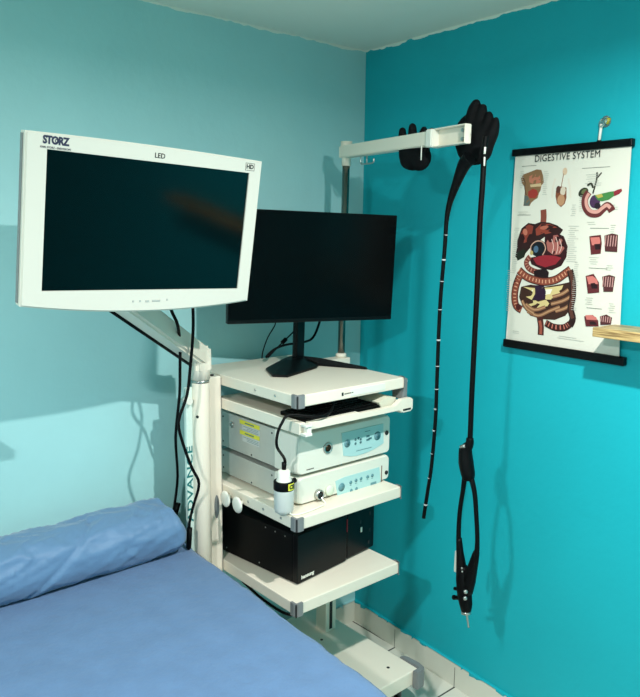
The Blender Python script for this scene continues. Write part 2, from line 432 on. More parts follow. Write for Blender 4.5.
# monitor arm
arm = MB()
arm.lathe([(.030, 1.239), (.030, 1.285), (.029, 1.31)], 30, M=T(-.9075, -.222, 0))
def beam(mb, a, b, wa, ha, wb, hb, bev=.006, mi=0):
    a = Vector(a); b = Vector(b); t = (b-a).normalized(); s_ = t.cross(Vector((0, 0, 1))).normalized(); u_ = s_.cross(t)
    bm = bmesh.new(); V = []
    for p, w_, h_ in ((a, wa, ha), (b, wb, hb)):
        for i, j in ((-1, -1), (1, -1), (1, 1), (-1, 1)): V.append(bm.verts.new(p+s_*i*w_/2+u_*j*h_/2))
    for f in ((0, 3, 2, 1), (4, 5, 6, 7), (0, 1, 5, 4), (1, 2, 6, 5), (2, 3, 7, 6), (3, 0, 4, 7)): bm.faces.new([V[i] for i in f])
    bmesh.ops.bevel(bm, geom=bm.edges[:], offset=bev, segments=3, affect='EDGES'); mb.frombm(bm, False, mi)
EL = Vector((-.9075, -.222, 1.312)); AE = Vector((-1.269,-0.42,1.5338))
beam(arm, (-.9075, -.222, 1.26), (-.9075, -.2221, 1.345), .058, .058, .056, .056, .010)
beam(arm, EL+(EL-AE).normalized()*.012, AE, .056, .060, .062, .062, .008)
armo = obj('monitor_arm', arm, m_white, cart)
mb = MB(); t_ = (AE-EL).normalized(); s_ = t_.cross(Vector((0, 0, 1))).normalized(); u_ = s_.cross(t_)
mb.tube([EL-u_*.031+s_*.028, AE-u_*.032+s_*.030], .0050, 10, 1); obj('cable_channel', mb, m_rubber, armo, 'black rubber strip')
mb = MB(); beam(mb, AE+Vector((0, -.0, -.02)), Vector((-1.24, -.452, 1.70)), .06, .05, .06, .05, .006); mb.box(-1.29, -1.19, -.470, -.440, 1.655, 1.755, .004); obj('mounting_head', mb, m_white, armo)
# tray and rails under the top shelf
mb = MB(); mb.box(-.8235, -.802, -.615, -.10, 1.128, 1.163, .002); mb.box(-.403, -.382, -.615, -.10, 1.128, 1.163, .002); pieces('tray_rail', mb, m_white, cart)
mb = MB(); mb.box(-.800, -.405, -.60, -.12, 1.140, 1.146, .001)
mb.prism([(-.795, 1.140), (-.795, 1.163), (-.60, 1.163), (-.59, 1.158), (-.44, 1.158), (-.41, 1.175), (-.366, 1.175), (-.356, 1.168), (-.356, 1.138), (-.366, 1.130), (-.40, 1.130), (-.42, 1.140)], -.622, -.606, .001)
tray = obj('keyboard_tray', mb, m_white, cart)
mb = MB(); mb.box(-.402, -.366, -.6232, -.6215, 1.136, 1.142, 0); pieces('tray_slot', mb, m_dgrey, tray)
mb = MB(); mb.box(-.822, -.797, -.640, -.615, 1.128, 1.136, .001); mb.box(-.822, -.797, -.640, -.617, 1.155, 1.162, .001); mb.box(-.812, -.797, -.636, -.617, 1.134, 1.157, .001); pieces('tray_latch', mb, m_white2, tray)
# base
mb = MB(); mb.box(-.925, -.277, -.615, -.06, .125, .18, .004); base = obj('base_plate', mb, m_white, cart)
mb = MB(); mb.prism([(-.2765, -.525), (-.262, -.532), (-.252, -.548), (-.249, -.598), (-.255, -.625), (-.270, -.639), (-.300, -.641), (-.306, -.636), (-.306, -.6155), (-.2765, -.6155)], .118, .184, .003, plane='XY'); obj('corner_bumper', mb, m_grey, base, 'grey plastic bumper'); bumper(-.925, -.615, .125, .18, 1, 1, base)
mb = MB()
for x, y in ((-.355, -.545), (-.42, -.26), (-.84, -.545)): mb.lathe([(.0058, 0), (.0058, .0008), (.002, .0009)], 14, M=T(x, y, .18))
pieces('bolt_hole', mb, m_dgrey, base)
for x in (-.86, -.34):
    for y in (-.55, -.12):
        mb = MB(); mb.lathe([(.012, .095), (.012, .125)], 14, M=T(x, y, 0)); mb.box(x-.024, x-.018, y-.03, y+.03, .04, .10, .002); mb.box(x+.018, x+.024, y-.03, y+.03, .04, .10, .002); mb.box(x-.024, x+.024, y-.02, y+.02, .09, .098, .002)
        cs = obj('caster', mb, m_grey, base)
        mb = MB(); mb.lathe([(.030, -.016), (.038, -.012), (.038, .012), (.030, .016)], 26, M=T(x, y, .0385) @ RY(PI/2)); obj('wheel', mb, m_rubber, cs)

# round white holder discs on the left of the middle shelf
for i, (y, lab) in enumerate(((-.262, 'round white hanger disc on the cart side, farther from the corner bumper'), (-.330, 'round white hanger disc on the cart side, nearer the corner bumper'))):
    t = thing('hanger_disc', lab, 'hanger', (-.83, y, .80), 'round hanger discs on the middle shelf')
    mb = MB(); mb.lathe([(.021, 0), (.0265, .002), (.0265, .005), (.019, .0085)], 30, M=T(-.842, y, .840) @ RY(-PI/2)); obj('disc', mb, m_white2, t)
    mb = MB(); mb.tube([(-.8245, y, .845), (-.843, y, .841)], .006, 12, 1); obj('stem', mb, m_white2, t)

# ------------------------------------------------------------------ processors on the middle shelf
PXL, PXR = -.768, -.368
def rounded(x0, x1, z0, z1, rl, n=5, cuts=None):
    pts = []
    for cx, cz, a0 in ((x1-rl, z1-rl, 0), (x0+rl, z1-rl, PI/2), (x0+rl, z0+rl, PI), (x1-rl, z0+rl, 1.5*PI)):
        for k in range(n+1): a = a0+PI/2*k/n; pts.append((cx+rl*math.cos(a), cz+rl*math.sin(a)))
    return pts
def device(name, label, z0, z1, yfront, group=None):
    t = thing(name, label, 'medical device', ((PXL+PXR)/2, -.33, z0))
    mb = MB(); mb.box(PXL, PXR, -.435, -.115, z0+.004, z1-.004, .002); body = obj('housing', mb, m_panelgrey, t, 'grey metal case')
    mb = MB()
    for y in (-.13, -.125, -.42): pass
    for y, z in ((-.135, z0+.022), (-.135, z1-.022), (-.30, z0+.012), (-.41, z1-.02)): mb.lathe([(.003, 0), (.003, .0012)], 10, M=T(PXL, y, z) @ RY(-PI/2))
    pieces('screw', mb, m_dgrey, body)
    # front moulding: lofted from the case to the front face
    mb = MB(); sec = []
    L = [(-.430, 0, 0, .005), (-.455, -.002, .002, .007), (-.500, -.006, .000, .009), (yfront+.004, -.011, -.004, .012), (yfront, -.015, -.008, .013)]
    n0 = None; vs = []
    for y, dx, dz, r in L:
        P = rounded(PXL+ -dx*1.0 - .004, PXR+dx*.25+.004, z0+.002-dz*.2, z1+dz*.6, r); n0 = len(P); vs += [(x, y, z) for x, z in P]
    fs = [list(range(n0))[::-1], [(len(L)-1)*n0+k for k in range(n0)]]
    for i in range(len(L)-1):
        for k in range(n0): k2 = (k+1) % n0; fs.append([i*n0+k, i*n0+k2, (i+1)*n0+k2, (i+1)*n0+k])
    mb.add(vs, fs); fr = obj('front_moulding', mb, m_dev, t, 'cream plastic front')
    mb = MB()
    for x in (PXL+.03, PXR-.03):
        for y in (-.15, -.40): mb.lathe([(.012, z0-.0030), (.012, z0+.004)], 14, M=T(x, y, 0))
    pieces('rubber_foot', mb, m_rubber, t)
    return t, body, fr
YF = -.532
vp, body, fr = device('video_processor', 'upper cream video processor with round lamp socket and pale cyan panel', .970, 1.100, YF)
def face(mb, poly, y0, y1, mi=0): mb.prism(poly, y0, y1, 0, mi)
mb = MB(); face(mb, [(-0.5867,1.0754),(-0.3999,1.0754),(-0.3963,1.0078),(-0.4195,1.0003),(-0.4433,0.9945),(-0.4787,0.9897),(-0.5173,0.988),(-0.5477,0.9918),(-0.577,0.9998)], YF-.0018, YF+.001); pn = obj('control_panel', mb, m_cyan, fr, 'pale cyan panel')
def disc(mb, x, z, r, y, h=.001, n=20, mi=0): mb.lathe([(r, 0), (r, h)], n, mi, M=T(x, y, z) @ RX(PI/2))
mb = MB()
for (x, z), r in zip([(-0.5619,1.0371),(-0.4268,1.0384)], (.013, .015)): disc(mb, x, z, r, YF-.0018)
pieces('round_button', mb, m_icond, fr)
mb = MB()
for (x, z) in [(-0.5608,1.0383),(-0.4256,1.0382)]: disc(mb, x, z, .006, YF-.0028)
for (x, z) in [(-0.526,1.0304),(-0.5031,1.0305),(-0.5034,1.0406),(-0.5263,1.0434),(-0.5131,1.0452)]: disc(mb, x, z, .0042, YF-.0018)
for (x, z) in [(-0.4702,1.0331),(-0.4706,1.0448),(-0.4605,1.0357)]: mb.box(x-.007, x+.007, YF-.0028, YF-.0016, z-.003, z+.003, 0)
for (x, z), w_ in zip([(-0.473,1.0625),(-0.4869,1.0044)], (.012, .035)): mb.box(x-w_, x+w_, YF-.0024, YF-.0016, z-.0008, z+.0008, 0)
pieces('panel_marking', mb, m_icon, fr)
(sx_, sz_), = [(-0.6432,1.0375)]
mb = MB(); mb.lathe([(.0185, 0), (.0185, .002), (.0165, .005), (.0125, .005), (.0115, -.0), (.0115, .001)], 30, M=T(sx_, YF, sz_) @ RX(PI/2)); sk = obj('scope_socket', mb, m_steel, fr, 'metal socket')
mb = MB(); disc(mb, sx_, sz_, .0112, YF-.0020, .0012, 24); obj('socket_bore', mb, mat('bronze_bore', (60, 44, 24), .3, metal=.6), sk)
(px_, pz_), = [(-0.3824,1.0408)]
mb = MB(); disc(mb, px_, pz_, .0075, YF, .0030); obj('power_button', mb, m_dgrey, fr, 'dark power button')
mb = MB(); [mb.box(PXL+.040+.005*k, PXL+.0435+.005*k, YF-.0012, YF-.0004, .983, .9855, 0) for k in range(6)]; pieces('print', mb, m_inkk, fr)
mb = MB(); mb.box(PXL-.001, PXL+.001, -.345, -.235, 1.075, 1.088, 0); mb.box(PXL-.001, PXL+.001, -.345, -.235, 1.040, 1.053, 0); pieces('warning_label', mb, m_yellow, body, 'yellow label')
mb = MB(); mb.box(PXL-.0008, PXL+.001, -.345, -.250, 1.056, 1.073, 0); mb.box(PXL-.0008, PXL+.001, -.345, -.250, 1.018, 1.038, 0); pieces('text_label', mb, m_paperw, body, 'white label')
mb = MB()
for z in (1.0815, 1.0465):
    mb.box(PXL-.0018, PXL, -.315, -.265, z-.0018, z+.0018, 0)
for z in (1.069, 1.064, 1.059, 1.033, 1.028, 1.023): mb.box(PXL-.0014, PXL, -.34, -.255-.02*((z*1000) % 3 > 1), z-.0006, z+.0006, 0)
obj('label_print', mb, m_icon, body)
mb = MB(); mb.lathe([(.010, 0), (.010, .004), (.006, .005), (.005, .002)], 18, M=T(PXL, -.19, 1.06) @ RY(-PI/2)); obj('key_lock', mb, m_steel, body)

ls, body, fr = device('light_source', 'lower cream light source unit with connector socket and cap, under the video processor', .8765, .9630, YF)
mb = MB(); face(mb, [(-0.6095,0.9219),(-0.5714,0.9272),(-0.4137,0.9278),(-0.4048,0.8763),(-0.4359,0.8641),(-0.5039,0.8558),(-0.5503,0.8576),(-0.5983,0.8665)], YF-.0018, YF+.001); obj('control_panel', mb, m_cyan, fr, 'pale cyan panel')
mb = MB()
for (x, z) in [(-0.5836,0.8968)]: disc(mb, x, z, .0135, YF-.0018)
pieces('round_button', mb, m_icond, fr)
mb = MB()
for (x, z) in [(-0.5436,0.9037),(-0.5206,0.9051),(-0.498,0.9061),(-0.4682,0.9057),(-0.4463,0.906),(-0.5409,0.8755),(-0.5178,0.8762)]:
    disc(mb, x, z, .0058, YF-.0018); mb.box(x-.004, x+.004, YF-.0026, YF-.0016, z-.010, z-.0085, 0)
for (x, z) in [(-0.4399,0.8779)]: mb.box(x-.013, x+.013, YF-.0024, YF-.0016, z-.004, z+.004, 0)
pieces('panel_marking', mb, m_icond, fr)
(px_, pz_), (qx_, qz_), (gx_, gz_), (ux_, uz_) = [(-0.6802,0.8957),(-0.6354,0.8984),(-0.4007,0.9003),(-0.3788,0.9018)]
mb = MB(); mb.lathe([(.0165, 0), (.0165, .006), (.0145, .014), (.0125, .014), (.012, .008)], 26, M=T(px_, YF, pz_) @ RX(PI/2)); so_ = obj('connector_socket', mb, m_steel, fr, 'silver connector ring')
mb = MB(); disc(mb, px_, pz_, .0122, YF-.009, .001); obj('bore', mb, m_dgrey, so_)
mb = MB(); mb.lathe([(.0165, 0), (.0165, .006), (.014, .008)], 26, M=T(qx_, YF, qz_) @ RX(PI/2)); obj('air_cap', mb, mat('pale_green_cap', (214, 226, 204), .5), fr, 'pale green round cap')
mb = MB(); mb.box(gx_-.0016, gx_+.0016, YF-.0008, YF+.002, gz_-.030, gz_+.030, 0); obj('vent_slot', mb, mat('brown_slot', (110, 70, 60), .5), fr)
mb = MB(); disc(mb, ux_, uz_, .0068, YF, .0030); obj('power_button', mb, m_dgrey, fr, 'dark power button')

# water bottle hung at the front left corner
bx, by = -.822, -.541
bt = thing('water_bottle', 'milky plastic water bottle with black band standing at the front corner of the middle shelf', 'bottle', (bx, by, .8735))
mb = MB(); mb.lathe([(.020, .8745), (.0275, .879), (.0295, .888), (.0300, .955), (.0290, .962)], 32, M=T(bx, by, 0)); obj('body', mb, m_bottle, bt)
mb = MB(); mb.lathe([(.0270, .960), (.0225, .978), (.0190, .986), (.0185, 1.004), (.012, 1.008)], 32, M=T(bx, by, 0)); obj('cap', mb, m_white2, bt)
mb = MB(); mb.lathe([(.0305, .948), (.0312, .950), (.0312, .972), (.0302, .974)], 32, M=T(bx, by, 0)); mb.tube([(bx+.028, by, .962), (bx+.045, by+.004, .965)], .008, 10, 1); bd = obj('band', mb, m_rubber, bt, 'black band')
mb = MB()
for k in range(5):
    a = math.radians(-104+k*9); a2 = a+math.radians(9); r = .0318
    mb.add([(bx+r*math.cos(a), by+r*math.sin(a), .951), (bx+r*math.cos(a2), by+r*math.sin(a2), .951), (bx+r*math.cos(a2), by+r*math.sin(a2), .972), (bx+r*math.cos(a), by+r*math.sin(a), .972)], [[0, 1, 2, 3]])
bl = obj('ce_label', mb, m_yellow, bd, 'yellow CE label')
mb = MB(); text_into(mb, 'CE', .017, T(bx+.0325*math.cos(math.radians(-81)), by+.0325*math.sin(math.radians(-81)), .9615) @ RZ(math.radians(9)) @ RX(PI/2), bold=.0006); obj('ce_mark', mb, m_inkk, bl)
mb = MB(); mb.lathe([(.0255, .885), (.0265, .925)], 28, M=T(bx, by, 0)); obj('water', mb, mat('water', (190, 205, 205), .1, trans=.5), bt)
mb = MB(); mb.tube([(bx, by, 1.006), (bx, by-.003, 1.04)] + [(-0.8931,-0.6,1.1041),(-0.8915,-0.6,1.1415),(-0.8757,-0.6,1.1706),(-0.8472,-0.6,1.1892)] + [(-.76, -.63, 1.176), (-.69, -.60, 1.180), (-.60, -.50, 1.183), (-.52, -.35, 1.183)], [.006, .0045]+[.0042]*8, 10)
mb.tube([(bx, by, 1.008), (bx, by, 1.03)], .007, 12, 1)
tag(obj('bottle_hose', mb, m_rubber), 'thin black hose curving from the bottle cap over the keyboard tray', 'hose')
mb = MB(); mb.tube([(px_+.004, YF-.014, pz_-.012), (px_+.006, YF-.034, pz_-.026), (px_-.02, YF-.044, .8765), (px_-.06, YF-.050, .8762), (bx+.03, by-.044, .8762), (bx+.005, by-.036, .8765), (bx-.003, by-.034, .884)], .0024, 8)
tag(obj('white_tubing', mb, m_white2), 'thin white tubing trailing on the middle shelf in front of the light source', 'tube')

# keyboard and paper on the tray
mb = MB(); mb.box(-.775, -.435, -.595, -.46, 1.1465, 1.163, .003); kb = thing('keyboard', 'black keyboard pushed onto the tray under the top shelf', 'keyboard', (-.6, -.52, 1.1465)); obj('case', mb, m_black, kb)
mb = MB()
for j in range(5):
    for i in range(18): mb.box(-.765+i*.0182, -.749+i*.0182, -.588+j*.024, -.568+j*.024, 1.163, 1.167, .001, 1)
k_ = obj('keys', mb, m_rubber, kb)
mb = MB(); mb.prism([(-.475, 1.1475), (-.43, 1.1475), (-.412, 1.178), (-.45, 1.186), (-.49, 1.172)], -.600, -.50, .001)
tag(obj('folded_cloth', mb, mat('cream_cloth', (206, 206, 186), .8)), 'cream folded cloth at the right end of the keyboard tray', 'cloth')

# ------------------------------------------------------------------ computer tower lying on the lower shelf
PM = T(-.748, -.516, .606) @ RZ(.115)
PW, PD, PH = .388, .365, .165
pc = thing('computer_case', 'black computer case lying on its side on the lower shelf', 'computer', (-.57, -.32, .606))
mb = MB(PM); mb.box(0, PW, .022, PD, .004, PH, .003); body = obj('case_body', mb, m_blackm, pc)
mb = MB(PM); mb.box(0, PW*.605, 0, .022, .004, PH, .003); bz = obj('front_cover', mb, m_black, pc)
mb = MB(PM); mb.box(PW*.615, PW, .003, .022, .004, PH, .008, 3); bz2 = obj('front_panel', mb, m_black, pc)
mb = MB(PM); text_into(mb, 'hansung', .017, T(.046, -.0006, .021) @ RX(PI/2), bold=.0006, sx=1.05); obj('logo', mb, m_white2, bz, 'white brand lettering')
mb = MB(PM); mb.box(PW*.606, PW*.614, -.001, .02, .105, .150, .001); obj('red_strip', mb, m_red, pc, 'red strip')
mb = MB(PM); mb.box(PW*.80, PW*.822, .0015, .004, .080, .098, .0012); obj('power_button', mb, m_white2, bz2, 'white power button')
mb = MB(PM)
for x, z in ((.93, .135), (.93, .075), (.92, .03), (.80, .118)): mb.box(PW*x-.004, PW*x+.004, .002, .004, z-.007, z+.007, .001)
pieces('port', mb, m_dgrey, bz2)
mb = MB(PM)
for y, z in ((.055, .148), (.100, .150), (.145, .151), (.175, .02), (.34, .02)): mb.lathe([(.0024, 0), (.0024, .001)], 10, M=T(0, y, z) @ RY(-PI/2))
pieces('screw', mb, m_steel, body)
mb = MB(PM)
for x in (.03, PW-.03):
    for y in (.05, PD-.04): mb.lathe([(.012, 0), (.012, .005)], 12, M=T(x, y, 0))
pieces('foot', mb, m_rubber, pc)

# black cable hanging below the lower shelf
mb = MB(); mb.tube([(-.80, -.25, .562), (-.812, -.36, .552), (-.815, -.45, .545), (-.806, -.53, .540), (-.78, -.565, .545), (-.74, -.56, .5625)], .0045, 8)
tag(obj('dangling_cable', mb, m_rubber), 'black cable looping just beneath the left edge of the lower shelf', 'cable')

# ------------------------------------------------------------------ cream medical monitor on the arm
def mframe(c0, az, t, r):
    n = Vector((math.cos(az), math.sin(az), 0)); f = n.cross(Vector((0, 0, 1))); u = Vector((0, 0, 1))*math.cos(t)+f*math.sin(t)
    n2 = n*math.cos(r)+u*math.sin(r); u2_ = -n*math.sin(r)+u*math.cos(r); w_ = n2.cross(u2_)
    M_ = Matrix((n2, u2_, w_)).transposed().to_4x4(); M_.translation = Vector(c0); return M_
M1 = mframe((-1.24, -.56, 1.708), .025, .135, -.035)
t1 = thing('medical_monitor', 'large cream framed medical monitor held on the arm over the couch', 'monitor', (-1.24, -.50, 1.52))
hw, hh = .31, .1875
def bow(n=20):
    P = [(-hw, hh), (-hw, -hh)]
    for k in range(1, n): u = k/n; P.append((-hw+2*hw*u, -hh-.020*(1-(2*u-1)**2)))
    P += [(hw, -hh), (hw, hh)]
    for k in range(1, n): u = k/n; P.append((hw-2*hw*u, hh+.004*(1-(2*u-1)**2)))
    return P
sc = [(-0.2619,0.1537),(0.2654,0.1549),(0.2749,-0.1522),(-0.2658,-0.153)]
sx0, sx1 = sc[0][0]*.5+sc[3][0]*.5, sc[1][0]*.5+sc[2][0]*.5; sy1, sy0 = sc[0][1]*.5+sc[1][1]*.5, sc[2][1]*.5+sc[3][1]*.5
out = bow(); n_ = len(out)
def ring(mb, out, inn, z):
    # frame face between an outline and a rectangle, by angular matching
    pass
mb = MB(M1)
bm = bmesh.new()
vo = [bm.verts.new((x, y, 0)) for x, y in out]; vi = [bm.verts.new((x, y, 0)) for x, y in ((sx0, sy1), (sx0, sy0), (sx1, sy0), (sx1, sy1))]
i_bl = 1; i_br = 1+20; i_tr = i_br+1; 
bm.faces.new([vo[0], vo[1], vi[1], vi[0]])
bm.faces.new(vo[1:i_br+1]+[vi[2], vi[1]]); bm.faces.new([vo[i_br], vo[i_tr], vi[3], vi[2]]); bm.faces.new(vo[i_tr:]+[vo[0], vi[0], vi[3]])
vb = [bm.verts.new((x*.995, y*.995, -.030)) for x, y in out]; vi2 = [bm.verts.new((v.co.x, v.co.y, -.006)) for v in vi]
for i in range(n_): j = (i+1) % n_; bm.faces.new([vo[i], vb[i], vb[j], vo[j]])
for i in range(4): j = (i+1) % 4; bm.faces.new([vi[i], vi[j], vi2[j], vi2[i]])
vb2 = [bm.verts.new((x*.93, y*.93, -.052)) for x, y in out]
for i in range(n_): j = (i+1) % n_; bm.faces.new([vb[i], vb2[i], vb2[j], vb[j]])
bm.faces.new(vb2[::-1]); bm.faces.new(vi2)
bmesh.ops.recalc_face_normals(bm, faces=bm.faces[:])
ed = [e_ for e_ in bm.edges if all(v in vo for v in e_.verts) and len(e_.link_faces) == 2]
bmesh.ops.bevel(bm, geom=ed, offset=.004, segments=3, affect='EDGES')
mb.frombm(bm); bez = obj('housing', mb, m_bezel, t1)
mb = MB(M1); mb.box(-hw-.0012, -hw+.01, -hh+.006, hh-.006, -.026, -.014, 0); mb.box(-hw*.9, hw*.9, -hh*.9, hh*.9, -.060, -.051, .003); obj('rear_cover_side_shade', mb, m_grey, t1)  # back cover, plus a grey strip painting the shade on the left side face
mb = MB(M1); mb.box(sx0+.0005, sx1-.0005, sy0+.0005, sy1-.0005, -.0065, -.0035, 0); obj('screen', mb, m_screen, t1, 'dark glass screen')
(lx, ly), (kx, ky), (ex_, ey_), (hx, hy) = [(-0.2454,0.172),(-0.2448,0.1586),(0.0052,0.1689),(0.2699,0.1696)]
mb = MB(M1); text_into(mb, 'STORZ', .0225, T(lx, ly+.001, .0004), bold=.0011, sx=.86, spacing=.90); text_into(mb, 'o', .018, T(lx+.0012, ly+.0025, .0004), bold=.0002, sx=.8); lo = obj('logo', mb, m_ink, bez, 'dark blue lettering')
mb = MB(M1)
P_ = [(0.0045*math.cos(2*PI*k/20), .0045*math.sin(2*PI*k/20)) for k in range(20)]
text_into(mb, 'KARL STORZ - ENDOSKOPE', .0062, T(lx, ly-.0140, .0004), sx=.86); obj('small_print', mb, m_ink, bez)
mb = MB(M1); text_into(mb, 'LED', .0165, T(ex_, ey_, .0004), bold=.0002); obj('print', mb, m_inkk, bez)
mb = MB(M1); text_into(mb, 'HD', .0150, T(hx, hy, .0004), bold=.0005, sx=1.05)
for x0, x1, y0, y1 in ((-.0145, .0145, .0085, .0095), (-.0145, .0145, -.0095, -.0085), (-.0145, -.0137, -.0095, .0095), (.0137, .0145, -.0095, .0095)): mb.box(hx+x0, hx+x1, hy+y0, hy+y1, -.0004, .0006, 0)
obj('badge', mb, m_inkk, bez)
mb = MB(M1)
for (x, y), k in zip([(-0.039,-0.1802),(-0.0201,-0.1801),(-0.001,-0.1806),(0.024,-0.1801),(0.0549,-0.178)], (0, 0, 1, 2, 0)):
    w_ = (.0022, .005, .011)[k]; mb.box(x-w_, x+w_, y-.0024, y+.0024, -.0004, .0012, .0004)
pieces('control_button', mb, mat('button_grey', (168, 172, 166), .5), bez)

# cables hanging from the monitor beside the post
mb = MB(); mb.tube([(-1.1285,-0.42,1.5268),(-1.0864,-0.37,1.4762),(-1.0695,-0.37,1.4383),(-1.0145,-0.285,1.3654),(-1.0158,-0.285,1.3052),(-0.9824,-0.22,1.1973),(-0.9541,-0.14,1.0397),(-0.8991,-0.05,0.8717),(-0.9133,-0.05,0.7713),(-0.9244,-0.05,0.7129),(-0.9302,-0.05,0.631)], .0046, 10)
mb.tube([(-0.9034,-0.06,0.7791),(-0.9138,-0.06,0.7493),(-0.9242,-0.06,0.716)], .008, 10, 1)
tag(obj('monitor_cable', mb, m_rubber), 'straight black cable falling from the cream monitor beside the bolster end', 'cable')
mb = MB(); mb.tube([(-1.0513,-0.42,1.5229),(-1.0011,-0.34,1.4737),(-1.0024,-0.34,1.4066),(-0.9881,-0.298,1.3022),(-1.0015,-0.298,1.2141),(-1.0318,-0.298,1.1358),(-1.017,-0.298,1.062),(-0.9888,-0.298,0.9838),(-0.965,-0.298,0.9274),(-0.9593,-0.25,0.8366),(-0.9729,-0.25,0.7868),(-0.9776,-0.25,0.7144),(-0.979,-0.25,0.6642)], .0046, 10)
mb.tube([(-0.9758,-0.255,0.7726),(-0.9779,-0.255,0.7397),(-0.9808,-0.255,0.707)], .0085, 10, 1)
tag(obj('monitor_cable', mb, m_rubber), 'bent black cable crossing the lettered strip beside the white post', 'cable')

# ------------------------------------------------------------------ black desktop monitor
M2 = mframe((-.504, -.305, 1.582), -.234, .03, -.020)
t2 = thing('desktop_monitor', 'black desktop monitor standing on top of the cart', 'monitor', (-.52, -.25, 1.241))
mb = MB(M2); mb.box(-.31, .31, -.1835, .1835, -.022, 0, .003); mb.box(-.22, .22, -.15, .11, -.040, -.020, .008); hs = obj('housing', mb, m_black, t2)
mb = MB(M2); mb.box(-.3075, .3075, -.1705, .181, 0, .0012, 0); obj('screen', mb, m_screen2, t2, 'black screen')
nx_, ny_ = -.508, -.215
mb = MB(); beam(mb, (nx_, ny_, 1.245), (nx_+.002, ny_-.01, 1.56), .046, .022, .044, .022, .004)
obj('neck', mb, m_black, t2)
# spread foot: two long toes and a raised hump
toes = [(-0.6651,-0.2401,1.242),(-0.385,-0.431,1.242)]
def foot():
    mb = MB(); h = Vector((nx_, ny_+.02, 1.242)); L_ = Vector(toes[0]); R_ = Vector(toes[1]); k = Vector((nx_-.05, ny_-.115, 1.242))
    out = [Vector((nx_-.05, ny_+.035, 1.242)), Vector((nx_+.05, ny_+.03, 1.242)), R_+Vector((-.01, .022, 0)), R_+Vector((.004, .006, 0)), R_+Vector((-.004, -.012, 0)), Vector((nx_+.035, ny_-.07, 1.242)), Vector((nx_+.0, ny_-.105, 1.242)), (-0.6842,-0.3833,1.242), (-0.7197,-0.346,1.242), L_+Vector((-.002, .0, 0))]
    out = [Vector(p) for p in out]
    bm = bmesh.new(); n = len(out)
    b = [bm.verts.new(p) for p in out]; m_ = [bm.verts.new(p+Vector((0, 0, .007))) for p in out]
    t = [bm.verts.new(h.lerp(p, .35)+Vector((0, 0, .026))) for p in out]
    bm.faces.new(b[::-1]); bm.faces.new(t)
    for A_, B_ in ((b, m_), (m_, t)):
        for i in range(n): j = (i+1) % n; bm.faces.new([A_[i], A_[j], B_[j], B_[i]])
    bmesh.ops.bevel(bm, geom=bm.edges[:], offset=.002, segments=2, affect='EDGES')
    mb.frombm(bm); return mb
obj('foot', foot(), m_black, t2)
mb = MB(); mb.tube([(-0.5168,-0.1,1.4001),(-0.5213,-0.1,1.3679),(-0.5534,-0.1,1.3254),(-0.5746,-0.1,1.2787),(-0.5791,-0.1,1.252)], .0022, 8)
tag(obj('thin_cable', mb, m_rubber), 'thin black cable behind the desktop monitor, leftmost of those behind it', 'cable')
mb = MB(); mb.tube([(-0.3212,-0.12,1.3962),(-0.3305,-0.12,1.3592),(-0.3592,-0.12,1.3108),(-0.4024,-0.12,1.2978),(-0.4911,-0.12,1.295),(-0.543,-0.12,1.2818),(-0.5762,-0.12,1.2582)], .0045, 8)
tag(obj('power_cable', mb, m_rubber), 'thick black cable curving behind the stand neck of the desktop monitor', 'cable')
mb = MB(); mb.tube([(-0.4477,-0.14,1.3774),(-0.4659,-0.14,1.3461),(-0.5113,-0.14,1.3138),(-0.5426,-0.14,1.2916),(-0.5823,-0.14,1.2616)], .0026, 8); mb.tube([(-0.5023,-0.14,1.3203),(-0.5203,-0.14,1.3075)], .0075, 10, 1)
tag(obj('video_cable', mb, m_rubber), 'black cable with ferrite lump behind the desktop monitor, left of the neck', 'cable')

# ------------------------------------------------------------------ scope hanger: chrome pole and white arm
hp = thing('scope_hanger', 'tall chrome pole with a long cream arm rising behind the desktop monitor', 'pole', (-.2865, -.196, 1.2155))
PB = Vector((-.345, -.205, 1.215)); P0 = Vector((-.286, -.196, 1.238)); P1 = Vector((-.276, -.196, 1.955))
mb = MB(); mb.tube([P0, P1], .0132, 24, 1); obj('pole', mb, mat('pole_chrome', (120, 124, 118), .16, metal=1), hp, 'chrome pole')
mb = MB(); mb.box(-.372, -.262, -.222, -.172, 1.2155, 1.240, .003); mb.lathe([(.020, 1.240), (.020, 1.252), (.014, 1.256)], 24, M=T(-.286, -.196, 0)); obj('pole_mount', mb, m_white, hp)
A0 = Vector((-0.2778,-0.196,1.9817)); A1 = Vector((-0.4,-0.8342,1.9789)); Am = A0.lerp(A1, .765)
mb = MB(); mb.lathe([(.0165, 0), (.0165, .035), (.021, .050), (.021, .085)], 24, M=T(P1.x, P1.y, P1.z-.022)); obj('pole_cap', mb, m_white, hp)
ad = (A1-A0).normalized()
mb = MB(); beam(mb, A0-ad*.018, Am, .040, .042, .040, .042, .003); ar = obj('arm', mb, m_white, hp)
mb = MB(); beam(mb, Am-ad*.012, Am+ad*.016,   .046, .052, .046, .052, .003); mb.tube([Am+Vector((-.022, .028, -.02)), Am+Vector((-.022, .028, -.062))], .0018, 8, 1); obj('slider', mb, m_white2, ar)
